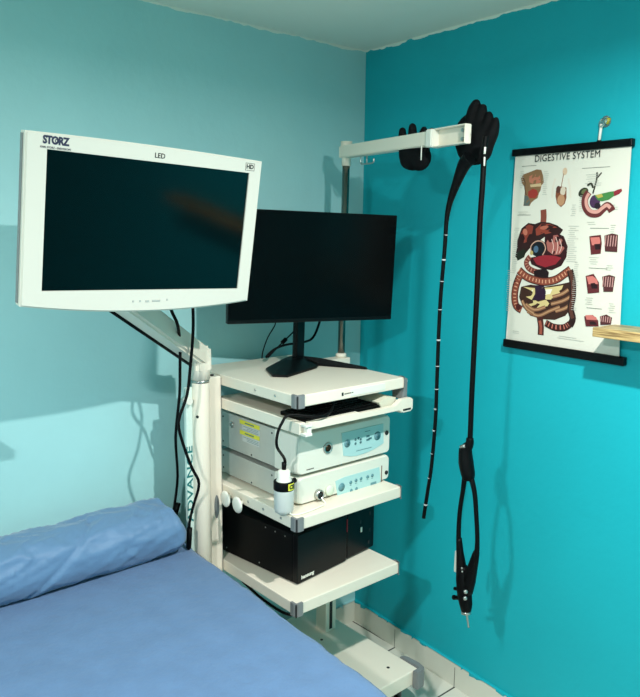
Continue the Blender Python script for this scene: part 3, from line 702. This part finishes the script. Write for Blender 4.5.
# open channel at the outer end
sd = ad.cross(Vector((0, 0, 1))).normalized(); sd = sd if sd.x > 0 else -sd
mb = MB()
w0 = Am+ad*.014
beam(mb, w0+sd*.008, A1+sd*.008, .004, .052, .004, .052, .001)
beam(mb, w0+Vector((0, 0, .025)), A1+Vector((0, 0, .025)), .022, .004, .022, .004, .001); beam(mb, w0+Vector((0, 0, -.025)), A1+Vector((0, 0, -.025)), .022, .004, .022, .004, .001)
beam(mb, A1-ad*.003, A1, .024, .052, .024, .052, .001)
ch = obj('channel_end', mb, m_white, ar)
mb = MB()
for dz in (.012, -.013): 
    c_ = A1-ad*.022+Vector((0, 0, dz))-sd*.001; mb.tube([c_+sd*.008, c_-sd*.002], .0055, 12, 1)
pieces('screw', mb, m_steel, ch)
mb = MB(); a_ = A0+ad*.10+Vector((0, 0, -.024)); mb.tube([a_, a_+Vector((0, 0, -.022)), a_+ad*.03+Vector((0, 0, -.026)), a_+ad*.075+Vector((0, 0, -.024)), a_+ad*.078+Vector((0, 0, -.010))], .0025, 8); mb.tube([a_+ad*.036+Vector((0, 0, 0)), a_+ad*.036+Vector((0, 0, -.024))], .0028, 8, 1)
obj('wire_hook', mb, m_steel, ar)

# ------------------------------------------------------------------ black gloves over the arm
def remeshed(name, mb, mats, vox=.0035, smooth=8, parent=None):
    me = mb.mesh(name, [])
    o = bpy.data.objects.new('work', me); S.collection.objects.link(o)
    r = o.modifiers.new('r', 'REMESH'); r.mode = 'VOXEL'; r.voxel_size = vox; r.use_smooth_shade = True
    s_ = o.modifiers.new('s', 'SMOOTH'); s_.iterations = smooth; s_.factor = .5
    bpy.context.view_layer.update()
    m2 = bpy.data.meshes.new_from_object(o.evaluated_get(bpy.context.evaluated_depsgraph_get())); bpy.data.objects.remove(o)
    for p in m2.polygons: p.use_smooth = True
    m2.materials.clear(); m2.materials.append(mats); m2.name = name
    o = bpy.data.objects.new(name, m2); S.collection.objects.link(o); return o
def finger(mb, pts, r): 
    mb.tube(pts, r, 14, 3)
    for p, rr in ((pts[0], r[0]), (pts[-1], r[-1])):
        bm = bmesh.new(); bmesh.ops.create_uvsphere(bm, u_segments=14, v_segments=10, radius=rr*.99); mb.frombm(bm, True, 0, T(*p))
def blob(mb, p, sx, sy, sz, R=None):
    bm = bmesh.new(); bmesh.ops.create_uvsphere(bm, u_segments=24, v_segments=16, radius=1)
    mb.frombm(bm, True, 0, T(*p) @ (R or Matrix.Identity(4)) @ Matrix.Diagonal((sx, sy, sz, 1)))
mb = MB()
GX = -.335
blob(mb, (-0.335,-0.5736,1.9513), .026, .062, .058)
blob(mb, (-0.335,-0.5704,1.9271), .024, .052, .032); blob(mb, (-0.335,-0.5995,1.9314), .024, .042, .040)
for q, r_, x_ in (([(-0.335,-0.5309,1.9543),(-0.335,-0.5229,1.9919),(-0.335,-0.5218,2.0197)], (.017, .014, .012), 0), ([(-0.33,-0.5601,1.9649),(-0.33,-0.5605,2.0045),(-0.33,-0.5595,2.0289)], (.016, .015, .0125), 0), ([(-0.34,-0.5985,1.9613),(-0.34,-0.6094,1.9935),(-0.34,-0.6166,2.0137)], (.016, .014, .0115), 0), ([(-0.345,-0.6237,1.9531),(-0.345,-0.6405,1.9845),(-0.345,-0.6514,2.0071)], (.015, .012, .0105), 0)):
    finger(mb, q, r_)
tag(remeshed('rubber_glove', mb, m_glove), 'smaller black glove with curled fingers behind the middle of the cream arm', 'glove', 'black gloves on the hanger arm')
mb = MB()
blob(mb, (-0.33,-0.8057,1.961), .030, .066, .064)
blob(mb, (-0.33,-0.8141,1.9379), .026, .052, .040); blob(mb, (-0.33,-0.7721,1.9778), .024, .036, .046)
for q, r_ in (([(-0.33,-0.7907,1.9707),(-0.33,-0.7915,2.0212),(-0.33,-0.7969,2.0542),(-0.33,-0.8031,2.0702)], (.026, .022, .019, .014)), ([(-0.325,-0.8118,1.975),(-0.325,-0.8164,2.0193),(-0.325,-0.8219,2.0465),(-0.325,-0.8248,2.0572)], (.024, .020, .017, .012)), ([(-0.33,-0.8376,1.9613),(-0.33,-0.8458,1.9994),(-0.33,-0.8513,2.0236),(-0.33,-0.8507,2.0346)], (.022, .018, .014, .011)), ([(-0.33,-0.8453,1.9496),(-0.33,-0.8642,1.9812),(-0.33,-0.873,2.005),(-0.33,-0.8756,2.0184)], (.022, .019, .014, .009)), ([(-0.325,-0.7545,1.9568),(-0.325,-0.7452,1.992),(-0.325,-0.7549,2.0196),(-0.325,-0.7724,2.0349)], (.020, .017, .015, .012))):
    finger(mb, q, r_)
g2 = tag(remeshed('rubber_glove', mb, m_glove), 'larger black glove at the outer end of the cream arm, gripping the endoscope', 'glove', 'black gloves on the hanger arm')

# ------------------------------------------------------------------ endoscope hanging from the glove
en = thing('flexible_endoscope', 'long black flexible endoscope hanging in front of the deep teal wall', 'endoscope', (-0.4,-0.9099,0.5216))
tubeL = [(-0.395,-0.8409,1.9119),(-0.395,-0.8207,1.8938),(-0.395,-0.798,1.8475),(-0.395,-0.7751,1.7914),(-0.395,-0.7648,1.7368),(-0.395,-0.762,1.6552),(-0.395,-0.7542,1.5273),(-0.395,-0.7515,1.4213),(-0.395,-0.7514,1.261),(-0.395,-0.7514,1.1352),(-0.395,-0.7427,0.9854),(-0.395,-0.7308,0.8969),(-0.395,-0.7179,0.8031)]
mb = MB(); mb.tube(tubeL, [.022, .019, .0135, .0088, .0066, .0060, .0058, .0058, .0058, .0058, .0058, .0058, .0060], 14, 6); it = obj('insertion_tube', mb, m_rubber, en)
mb = MB()
P_ = [Vector(p) for p in tubeL]
for i, (a, b) in enumerate(zip(P_[4:-1], P_[5:])):
    L_ = (b-a).length; n = max(1, int(L_/.055))
    for k in range(n):
        t = (k+.5)/n; q = a.lerp(b, t); dd = (b-a).normalized(); big = (k+i) % 2
        mb.tube([q-dd*(.0025 if big else .0012), q+dd*(.0025 if big else .0012)], .0062 if big else .0062, 12, 1)
obj('scale_mark', mb, mat('white_mark', (170, 176, 176), .5), it, 'pale depth marks')
umb = [(-0.4,-0.8965,1.9668),(-0.4,-0.8933,1.9297),(-0.4,-0.8923,1.8353),(-0.4,-0.8895,1.7339),(-0.4,-0.8902,1.5373),(-0.4,-0.889,1.3696),(-0.4,-0.8886,1.2216),(-0.4,-0.8894,1.1009),(-0.4,-0.8842,1.063)]
mb = MB(); mb.tube(umb, .0078, 14, 6); obj('universal_cord', mb, m_rubber, en)
mb = MB(); mb.tube([(-0.409,-0.9023,1.9364),(-0.409,-0.9014,1.9178)], .0030, 8, 1); mb.tube([(-0.409,-0.9018,1.9098),(-0.409,-0.9019,1.8857)], .0024, 8, 1); obj('cord_label', mb, m_white2, en, 'small white tag')
mb = MB(); mb.tube([(-0.4,-0.8884,1.1068),(-0.4,-0.8883,1.0884),(-0.4,-0.8765,1.0673),(-0.4,-0.8785,1.0308),(-0.4,-0.8878,0.9961),(-0.4,-0.8907,0.9782)], [.0105, .0125, .0185, .0225, .021, .016], 16, 4)
mb.tube([(-0.405,-0.8692,1.0711),(-0.405,-0.875,1.0309),(-0.405,-0.8843,0.9962)], [.0125, .0165, .0150], 14, 3); jn = obj('grip_junction', mb, m_rubber, en)
mb = MB(); mb.tube([(-0.412,-0.867,1.0765),(-0.412,-0.8832,1.084)], .006, 12, 1); obj('cap_ring', mb, m_steel, jn, 'silver ring')
mb = MB(); mb.tube([(-0.4,-0.8783,0.9997),(-0.4,-0.8721,0.9418),(-0.4,-0.8638,0.8699),(-0.4,-0.8631,0.7962),(-0.4,-0.8675,0.7429)], [.009, .0070, .0068, .0072, .0085], 12, 5); obj('cable_loop', mb, m_rubber, en)
mb = MB(); mb.tube([(-0.4,-0.8951,0.998),(-0.4,-0.9144,0.9478),(-0.4,-0.9248,0.8795),(-0.4,-0.9327,0.804),(-0.4,-0.9312,0.7467),(-0.4,-0.9188,0.7038)], [.009, .0072, .0068, .0068, .0085, .013], 12, 5); obj('cable_loop', mb, m_rubber, en)
mb = MB(); mb.tube([(-0.4,-0.8651,0.7872),(-0.4,-0.8712,0.7442),(-0.4,-0.8785,0.7016),(-0.4,-0.8831,0.6644)], [.0085, .011, .0155, .017], 16, 3)
mb.tube([(-0.4,-0.8811,0.7025),(-0.4,-0.8884,0.6599),(-0.4,-0.8952,0.617),(-0.4,-0.9018,0.587),(-0.4,-0.9038,0.5649)], [.0165, .0225, .0225, .0200, .0150], 18, 3)
mb.tube([(-0.397,-0.9297,0.7642),(-0.397,-0.9195,0.716),(-0.397,-0.9091,0.667),(-0.397,-0.9019,0.6252)], [.0095, .0150, .0195, .018], 16, 3); hd = obj('connector_body', mb, m_rubber, en)
mb = MB()
for q in [(-0.425,-0.9174,0.6424),(-0.425,-0.9166,0.6212)]: mb.lathe([(.0062, 0), (.0062, .004), (.004, .006)], 14, M=T(*q) @ RZ(math.radians(-40)) @ RX(PI/2))
for q in [(-0.422,-0.8964,0.7086),(-0.422,-0.8988,0.6983)]: mb.lathe([(.003, 0), (.003, .003)], 10, M=T(*q) @ RX(PI/2))
pieces('contact_button', mb, m_steel, hd, 'silver buttons')
mb = MB(); mb.tube([(-0.4,-0.8851,0.6276),(-0.4,-0.8565,0.6194)], .0055, 12, 1); mb.tube([(-0.4,-0.8866,0.6004),(-0.4,-0.8561,0.5895)], .0065, 12, 1); mb.tube([(-0.4,-0.8599,0.591),(-0.4,-0.8534,0.5887)], .0075, 12, 1); obj('side_port', mb, m_rubber, hd)
mb = MB(); mb.tube([(-0.4,-0.9037,0.5656),(-0.4,-0.9053,0.5571)], .0150, 18, 1); obj('end_ring', mb, m_steel, hd, 'silver ring')
mb = MB(); mb.tube([(-0.4,-0.9065,0.5628),(-0.4,-0.9111,0.5418),(-0.4,-0.9167,0.5163)], [.0042, .0034, .0028], 12, 2); obj('light_guide_pin', mb, m_steel, hd, 'steel pin')
mb = MB(); q = [(-0.385,-0.8462,0.7341),(-0.385,-0.8451,0.6647)]; beam(mb, q[0], q[1], .004, .010, .004, .010, .001); obj('white_tag', mb, m_white2, hd, 'white tag')

# ------------------------------------------------------------------ poster on the right wall
pt = thing('anatomy_poster', 'hanging anatomy chart of the digestive system with black top and bottom bars', 'poster', tuple(rwp(.95, 1.35, .012)))
ZT, ZB = 1.949, 1.352
def wp(t, z, o): return D*t+N*o+Vector((0, 0, z))
def off(t, z):   # the sheet hangs a little proud of the wall and bows gently
    v = (ZT-z)/(ZT-ZB); return .014 + .008*math.sin(PI*v)*math.exp(-(t-.745)/.12) - .002*math.sin(2*PI*v)
def ledge(z): v = (ZT-z)/(ZT-ZB); return .760 - .004*math.sin(2*PI*v) + .006*math.sin(PI*v)
PT1 = 1.155
mats = []; midx = {}
def mi_of(rgb):
    if rgb not in midx:
        midx[rgb] = len(mats); mats.append(mat('print_%d_%d_%d' % rgb, rgb, .45, spec=.3))
    return midx[rgb]
mb = MB(); mi_of((214, 212, 198))
nu, nv = 16, 24; vs = []; fs = []
for j in range(nv+1):
    z = ZT+(ZB-ZT)*j/nv
    for i in range(nu+1):
        l = ledge(z); r = PT1+.012*(j/nv)**2; t = l+(r-l)*i/nu; vs.append(wp(t, z, off(t, z)))
for j in range(nv):
    for i in range(nu): a = j*(nu+1)+i; fs.append([a, a+nu+1, a+nu+2, a+1])
mb.add(vs, fs, True, 0)
LAY = [0]
def art(rgb, poly):
    LAY[0] += 1; o_ = .0006+LAY[0]*.000012
    # fan about the centre, refined so it follows the sheet
    c_ = (sum(p[0] for p in poly)/len(poly), sum(p[1] for p in poly)/len(poly)); n = len(poly); vs = [wp(c_[0], c_[1], off(*c_)+o_)]
    K = 2
    for k in range(1, K+1):
        for p in poly: t = c_[0]+(p[0]-c_[0])*k/K; z = c_[1]+(p[1]-c_[1])*k/K; vs.append(wp(t, z, off(t, z)+o_))
    fs = [[0, 1+i, 1+(i+1) % n] for i in range(n)]
    for k in range(K-1):
        a = 1+k*n; b = a+n
        fs += [[a+i, b+i, b+(i+1) % n, a+(i+1) % n] for i in range(n)]
    mb.add(vs, fs, False, mi_of(rgb))
def ell(rgb, c_, rx, rz, rot=0, n=18): art(rgb, [(c_[0]+rx*math.cos(a)*math.cos(rot)-rz*math.sin(a)*math.sin(rot), c_[1]+rx*math.cos(a)*math.sin(rot)+rz*math.sin(a)*math.cos(rot)) for a in [2*PI*k/n for k in range(n)]])
def stroke(rgb, pts, w, sub=4, dash=0):
    P = [Vector((a, b)) for a, b in pts]; Q = []
    for i in range(len(P)-1):
        a = P[max(i-1, 0)]; b = P[i]; c = P[i+1]; d = P[min(i+2, len(P)-1)]
        for k in range(sub):
            t = k/sub; Q.append(.5*((2*b)+(-a+c)*t+(2*a-5*b+4*c-d)*t*t+(-a+3*b-3*c+d)*t**3))
    Q.append(P[-1])
    LAY[0] += 1; o_ = .0006+LAY[0]*.000012; L_ = []
    for i, q in enumerate(Q):
        tt = (Q[min(i+1, len(Q)-1)]-Q[max(i-1, 0)]).normalized(); nn = Vector((-tt.y, tt.x)); L_.append((q+nn*w/2, q-nn*w/2))
    for i in range(len(Q)-1):
        if dash and i % 2: continue
        a, b = L_[i]; c, d = L_[i+1]
        if dash: c = a.lerp(c, .62); d = b.lerp(d, .62)
        vs = [wp(p.x, p.y, off(p.x, p.y)+o_) for p in (a, b, d, c)]; mb.add(vs, [[0, 1, 2, 3]], False, mi_of(rgb))
BR = (104, 44, 34); DK = (44, 20, 20); PK = (176, 104, 88); RD = (128, 40, 40); TN = (150, 120, 84); CRM = (206, 186, 128); GR = (120, 124, 116)
# section through a head
art((128, 96, 66), [(0.7872,1.8753),(0.7942,1.887),(0.82,1.8937),(0.8437,1.9003),(0.8614,1.898),(0.869,1.8802),(0.8736,1.8596),(0.8648,1.8499),(0.8628,1.8347),(0.8579,1.8282),(0.8537,1.8121),(0.8423,1.807),(0.831,1.7979),(0.8262,1.7887),(0.8031,1.7891),(0.8049,1.8276),(0.8047,1.8455),(0.7916,1.8603)])
art((176, 110, 86), [(0.8156,1.8784),(0.8365,1.8884),(0.8569,1.8874),(0.862,1.8601),(0.8389,1.8549),(0.82,1.8618)])
art((196, 170, 130), [(0.8227,1.8546),(0.8632,1.8574),(0.8661,1.8477),(0.8475,1.8475),(0.826,1.8465)])
art((150, 52, 44), [(0.8176,1.8339),(0.8344,1.8418),(0.8498,1.8368),(0.855,1.8239),(0.8451,1.8123),(0.8256,1.8128),(0.8173,1.8228)])
art((86, 96, 92), [(0.8041,1.8232),(0.8176,1.8183),(0.8276,1.8002),(0.8218,1.7896),(0.8052,1.7899)])
stroke((70, 50, 36), [(0.7936,1.8795),(0.8036,1.8625),(0.8036,1.8456),(0.8107,1.823)], .003)
# small standing figure
stroke((214, 206, 190), [(0.9138,1.8695),(0.9071,1.8418),(0.9062,1.8116)], .006); stroke((214, 206, 190), [(0.9591,1.8674),(0.9666,1.8397),(0.9709,1.8099)], .006)
ell((206, 178, 150), (0.9461,1.8887), .008, .011); stroke((150, 110, 90), [(0.9425,1.883),(0.9391,1.8619),(0.9364,1.8442)], .0025)
art((124, 72, 48), [(0.9194,1.8414),(0.9343,1.8451),(0.9547,1.8409),(0.957,1.8103),(0.9523,1.7933),(0.94,1.7833),(0.9249,1.7947),(0.9181,1.8173)])
ell((204, 190, 170), (0.9434,1.8311), .010, .013); ell((86, 52, 44), (0.9269,1.836), .008, .011); ell((178, 134, 100), (0.9384,1.8043), .013, .017)
# liver, stomach, gut
stroke((126, 66, 52), [(0.8781,1.7767),(0.8811,1.7524),(0.8802,1.7281)], .021)
art(DK, [(0.7891,1.6821),(0.8021,1.7188),(0.8258,1.7358),(0.8505,1.7325),(0.8715,1.7392),(0.9032,1.737),(0.9322,1.7283),(0.9534,1.7154),(0.9443,1.7023),(0.8932,1.695),(0.8652,1.6767),(0.8394,1.6581),(0.819,1.6347),(0.7977,1.6178),(0.7856,1.629),(0.7895,1.6556)])
art((126, 54, 42), [(0.7982,1.6937),(0.8103,1.7211),(0.8289,1.7313),(0.8456,1.7258),(0.842,1.6988),(0.8244,1.6759),(0.8027,1.6686)])
art((134, 58, 44), [(0.8543,1.7169),(0.8745,1.7336),(0.9035,1.7326),(0.9327,1.7218),(0.9435,1.7131),(0.9158,1.7063),(0.8823,1.6993),(0.8584,1.6968)])
ell((176, 104, 84), (0.8167,1.7076), .008, .011, .4); ell((170, 96, 76), (0.886,1.7215), .016, .006, .1)
art((48, 16, 20), [(0.8904,1.6972),(0.9312,1.7065),(0.9574,1.696),(0.9735,1.666),(0.9722,1.6335),(0.9565,1.6066),(0.9242,1.5918),(0.8845,1.5943),(0.8485,1.6062),(0.8389,1.6263),(0.8684,1.6319),(0.8909,1.6528)])
art((158, 92, 84), [(0.9062,1.6952),(0.9343,1.7),(0.9532,1.6851),(0.9627,1.6592),(0.9489,1.6414),(0.926,1.6384),(0.9042,1.651),(0.8972,1.6752)])
for q in ([(0.9145,1.6888),(0.924,1.6648),(0.9205,1.6426)], [(0.9297,1.6934),(0.9393,1.6673),(0.9359,1.6431)], [(0.9429,1.6871),(0.9521,1.6655),(0.946,1.6457)]): stroke((214, 180, 168), q, .0022)
art((138, 34, 44), [(0.8527,1.6246),(0.8841,1.637),(0.9313,1.6364),(0.9547,1.6306),(0.9358,1.6101),(0.9001,1.5996),(0.8675,1.6071)])
ell((20, 22, 28), (0.8693,1.6578), .030, .026); stroke((190, 150, 130), [(0.8461,1.6402),(0.8418,1.6627),(0.8597,1.6789),(0.8839,1.6771),(0.8959,1.6574),(0.8868,1.6371)], .0035); ell((70, 96, 120), (0.8614,1.6542), .009, .011); ell((176, 156, 96), (0.846,1.6425), .006, .007)
art((30, 34, 24), [(0.7877,1.6406),(0.8149,1.6529),(0.8263,1.6487),(0.8194,1.6279),(0.795,1.6154)])
stroke((112, 52, 44), [(0.8413,1.631),(0.8288,1.6122),(0.8384,1.5944),(0.8637,1.5842),(0.888,1.5833)], .018); stroke((186, 128, 108), [(0.8413,1.631),(0.8288,1.6122),(0.8384,1.5944),(0.8637,1.5842),(0.888,1.5833)], .011, 5, 1)
art((30, 14, 18), [(0.8581,1.5862),(0.9002,1.5973),(0.9143,1.5846),(0.913,1.5667),(0.8624,1.5637)])
art((58, 34, 26), [(0.8147,1.5331),(0.8503,1.5424),(0.9044,1.5392),(0.9632,1.552),(0.9952,1.5607),(1.0077,1.5267),(1.0057,1.4883),(0.9831,1.4563),(0.9459,1.4391),(0.8985,1.4365),(0.8544,1.4435),(0.8248,1.4686),(0.8085,1.5)])
art(CRM, [(0.8203,1.5335),(0.8701,1.5323),(0.9177,1.5379),(0.9686,1.548),(0.9579,1.5207),(0.9309,1.5007),(0.9167,1.4792),(0.8692,1.468),(0.8408,1.4794),(0.8222,1.5057)])
art((228, 222, 204), [(0.8261,1.5315),(0.8621,1.5294),(0.8551,1.5129),(0.8327,1.5158)]); art((228, 222, 204), [(0.9024,1.53),(0.9311,1.5343),(0.9244,1.5182),(0.9062,1.5145)])
art((42, 20, 44), [(0.8667,1.5412),(0.8988,1.5433),(0.9082,1.5237),(0.9072,1.501),(0.8863,1.4947),(0.8565,1.4923),(0.8687,1.5139)])
for q in ([(0.8353,1.4789),(0.8695,1.4635),(0.909,1.4762)], [(0.8424,1.4563),(0.8843,1.4465),(0.9231,1.464),(0.9608,1.4809)], [(0.9329,1.5098),(0.9655,1.5213),(0.9871,1.5361)], [(0.9293,1.4871),(0.9671,1.4993),(0.9962,1.5149)], [(0.9465,1.4662),(0.9789,1.4781),(1.0003,1.4933)], [(0.8206,1.4893),(0.839,1.4653),(0.8676,1.4518)]):
    stroke((134, 92, 66), q, .011); stroke((176, 136, 100), q, .004)
for q, w_ in (([(0.8027,1.5857),(0.832,1.5665),(0.8683,1.5572),(0.9033,1.5549),(0.9418,1.564),(0.9709,1.5833),(0.9899,1.5973)], .026), ([(0.8068,1.5674),(0.7948,1.534),(0.7915,1.4986),(0.7992,1.4699),(0.8198,1.4588)], .026)):
    stroke((58, 24, 20), q, w_); stroke((132, 66, 50), q, w_*.78); stroke((206, 150, 120), q, w_*.42, 6, 1)
stroke((40, 22, 20), [(0.9876,1.595),(1.0003,1.5588),(1.0036,1.5154),(0.9989,1.4799),(1.0086,1.4501),(1.0004,1.4271)], .022); stroke((84, 50, 40), [(0.9876,1.595),(1.0003,1.5588),(1.0036,1.5154),(0.9989,1.4799),(1.0086,1.4501)], .012)
stroke((58, 24, 20), [(0.9126,1.4265),(0.9424,1.4162),(0.9783,1.418),(1.0001,1.4315)], .022); stroke((184, 108, 92), [(0.9152,1.4268),(0.9423,1.4173),(0.9782,1.4202),(0.9951,1.431)], .014, 5, 1)
stroke((70, 30, 26), [(0.89,1.4425),(0.896,1.4155),(0.8968,1.3857)], .022); stroke((150, 76, 60), [(0.8908,1.4311),(0.8963,1.411),(0.8966,1.388)], .010)
ell((70, 26, 24), (0.8079,1.4671), .010, .011)
# pancreas and duodenum
ell((44, 48, 34), (1.0135,1.8246), .017, .013, .5); ell((94, 100, 66), (1.0161,1.8271), .010, .007, .5)
stroke((52, 50, 40), [(1.054,1.8805),(1.0545,1.863),(1.0498,1.8407),(1.0449,1.8204)], .005); stroke((52, 50, 40), [(1.0688,1.879),(1.057,1.8657)], .004); stroke((52, 50, 40), [(1.0252,1.8437),(1.037,1.8494),(1.0445,1.8368)], .006)
stroke((98, 44, 44), [(1.0314,1.8249),(1.0206,1.8066),(1.0233,1.7836),(1.04,1.765),(1.0653,1.7631),(1.0799,1.7753),(1.0928,1.7848),(1.1042,1.7782),(1.1103,1.7692)], .022); stroke((206, 150, 138), [(1.0326,1.8216),(1.0245,1.8052),(1.028,1.7843),(1.0424,1.77),(1.064,1.7681),(1.0788,1.7786),(1.0927,1.7865),(1.1042,1.7782)], .010)
ell((70, 44, 76), (1.0533,1.7975), .017, .019); ell((40, 28, 40), (1.0626,1.785), .010, .009)
art((66, 124, 66), [(1.0509,1.8153),(1.0736,1.8195),(1.1004,1.8243),(1.1181,1.8254),(1.1146,1.8134),(1.0977,1.8018),(1.0754,1.7974),(1.0613,1.8018)]); art((176, 160, 80), [(1.0532,1.816),(1.0737,1.8187),(1.0789,1.8104),(1.0632,1.8067)])
art((134, 42, 52), [(1.1102,1.824),(1.123,1.8292),(1.1342,1.8312),(1.1365,1.8247),(1.1284,1.817),(1.113,1.8111)])
# tissue blocks
for q in ([(1.0439,1.6972),(1.0809,1.7019),(1.0863,1.6771),(1.0852,1.648),(1.0541,1.6438)], [(1.0424,1.5807),(1.0679,1.5885),(1.0874,1.5644),(1.0909,1.5351),(1.0537,1.5291)], [(1.047,1.4605),(1.0752,1.4677),(1.094,1.4525),(1.0966,1.4356),(1.0542,1.4309)]):
    art((92, 36, 40), q); cx_ = sum(p[0] for p in q)/5; cz_ = sum(p[1] for p in q)/5
    art((196, 112, 104), [(cx_+(p[0]-cx_)*.8-.002, cz_+(p[1]-cz_)*.42+.010) for p in q]); art((40, 20, 24), [(cx_+(p[0]-cx_)*.5+.005, cz_+(p[1]-cz_)*.3-.006) for p in q])
for q in ([(1.0925,1.7),(1.1157,1.7064),(1.1349,1.7026),(1.1368,1.6538),(1.0984,1.6547)], [(1.0964,1.5817),(1.1187,1.5882),(1.137,1.584),(1.1339,1.5403),(1.1045,1.5382)], [(1.0988,1.4657),(1.119,1.4731),(1.1378,1.4655),(1.135,1.4452),(1.102,1.4405)]):
    art((78, 40, 42), q); t0 = min(p[0] for p in q); t1_ = max(p[0] for p in q); z0 = min(p[1] for p in q); z1 = max(p[1] for p in q)
    for k in range(5): stroke((186, 140, 134), [(t0+(t1_-t0)*(k+.6)/5.4, z1-.006), (t0+(t1_-t0)*(k+.5)/5.4, z0+(z1-z0)*.3)], .0028, 2)
# captions
TR = Matrix.Identity(4); TR.col[0] = (D.x, D.y, 0, 0); TR.col[1] = (0, 0, 1, 0); TR.col[2] = (N.x, N.y, 0, 0)
def ptext(body, t, z, size, mi, bold=0, sx=1, spacing=1): 
    M_ = TR.copy(); M_.translation = wp(t, z, off(t, z)+.0035); text_into(mb, body, size, M_, .0002, bold, sx, mi, spacing=spacing)
tt0 = (0.8363,1.9317); tt1 = (1.0631,1.9322)
ptext('DIGESTIVE SYSTEM', (tt0[0]+tt1[0])/2, (tt0[1]+tt1[1])/2, .029, mi_of((36, 38, 40)), bold=0, sx=.90, spacing=1.05)
random.seed(11); gi = mi_of((178, 180, 170)); gd = mi_of((120, 122, 116))
def lines(c0, n, ln, dz=.0062, mi=None, jag=.4):
    for k in range(n):
        t0 = c0[0]+random.uniform(0, ln*jag*.5); t1_ = c0[0]+ln*(1-random.uniform(0, jag)); z = c0[1]-k*dz
        mb.add([wp(t0, z, off(t0, z)+.0014), wp(t1_, z, off(t1_, z)+.0014), wp(t1_, z-.0013, off(t1_, z)+.0014), wp(t0, z-.0013, off(t0, z)+.0014)], [[0, 1, 2, 3]], False, gi if mi is None else mi)
for c0, n, ln in (((0.7816,1.8965), 9, .02), ((0.8686,1.8919), 12, .022), ((0.7824,1.7708), 2, .04), ((0.9754,1.7894), 6, .02), ((0.774,1.7199), 24, .022), ((0.9698,1.727), 18, .04), ((0.759,1.5836), 22, .018), ((0.9987,1.6198), 24, .022), ((1.0159,1.8755), 6, .055), ((1.0006,1.8152), 8, .022), ((1.1002,1.7871), 3, .03), ((1.0332,1.7389), 2, .03), ((1.108,1.7303), 6, .02), ((1.0479,1.6366), 4, .04), ((1.1016,1.6154), 3, .03), ((1.044,1.5174), 4, .04), ((1.1232,1.5062), 5, .025), ((0.7841,1.3875), 2, .03), ((0.9561,1.3917), 2, .10)): lines(c0, n, ln)
for c0, ln in (((0.7882,1.9132), .055), ((0.783,1.7613), .05), ((1.0044,1.8948), .09), ((1.0445,1.7214), .06), ((1.0504,1.6057), .06), ((1.053,1.4881), .05)): lines(c0, 1, ln, mi=gd, jag=0)
paper = flat('paper', mb, mats, pt, 'printed white sheet')
mb = MB()
def barbox(z0, z1, t0, t1_): mb.box(-t1_, -t0, .004, .022, z0, z1, .003, M=RW)
barbox(ZT-.004, ZT+.018, .750, 1.160); obj('hanging_bar', mb, m_black, pt, 'black top bar')
mb = MB(); barbox(ZB-.022, ZB+.004, .754, 1.186); obj('hanging_bar', mb, m_black, pt, 'black bottom bar')
qc = [(1.0533,1.9554),(1.0624,2.0186)]
mb = MB(); mb.tube([wp(qc[0][0]-.008, qc[0][1]-.004, .013), wp(qc[0][0], qc[0][1]+.014, .014), wp(qc[0][0]+.008, qc[0][1]-.004, .013)], .005, 8); obj('hanging_eye', mb, m_black, pt)
mb = MB(); mb.tube([wp(qc[0][0], qc[0][1]+.006, .014), wp(qc[1][0]-.004, qc[1][1]-.004, .016)], .0042, 8, 1); obj('hanging_loop', mb, m_white2, pt, 'white loop')
# clear adhesive hook holding it
hk = thing('adhesive_hook', 'small clear adhesive hook with yellowish tab above the anatomy chart', 'hook', tuple(wp(qc[1][0], qc[1][1], 0)))
m_clear = mat('clear_plastic', (200, 225, 220), .1, trans=.85)
t_, z_ = qc[1]
mb = MB(); mb.lathe([(.016, .0002), (.016, .002), (.012, .003)], 24, M=T(*wp(t_, z_+.004, 0)) @ RZ(-TH) @ RY(-PI/2)); obj('backing', mb, m_clear, hk)
mb = MB(); mb.tube([wp(t_-.012, z_+.012, .003), wp(t_-.014, z_-.002, .010), wp(t_-.004, z_-.012, .018), wp(t_+.010, z_-.002, .020), wp(t_+.012, z_+.008, .018)], .003, 8); obj('hook', mb, m_clear, hk)
mb = MB(); mb.tube([wp(t_+.006, z_-.004, .006), wp(t_+.012, z_+.012, .006)], .0058, 10, 1); obj('yellow_tab', mb, mat('amber_tab', (168, 160, 50), .4), hk, 'yellowish tab')

# ------------------------------------------------------------------ wooden shelf on the right wall
t0 = 1.145; SD = .125
mb = MB(); mb.box(-2.1, -t0, .001, SD, 1.420, 1.4465, .0012, M=RW)
o = obj('wall_shelf', mb, m_wood); tag(o, 'wooden wall shelf jutting in at the right edge over the chart corner', 'shelf')
# a matching shelf on the pale wall, beyond the left edge of the view, whose shadow falls into it
mb = MB(); mb.box(-2.6, -1.56, -.17, -.001, 1.155, 1.18, .0012)
o = obj('wall_shelf', mb, m_wood); tag(o, 'wooden wall shelf on the pale wall just outside the left edge of the view', 'shelf')
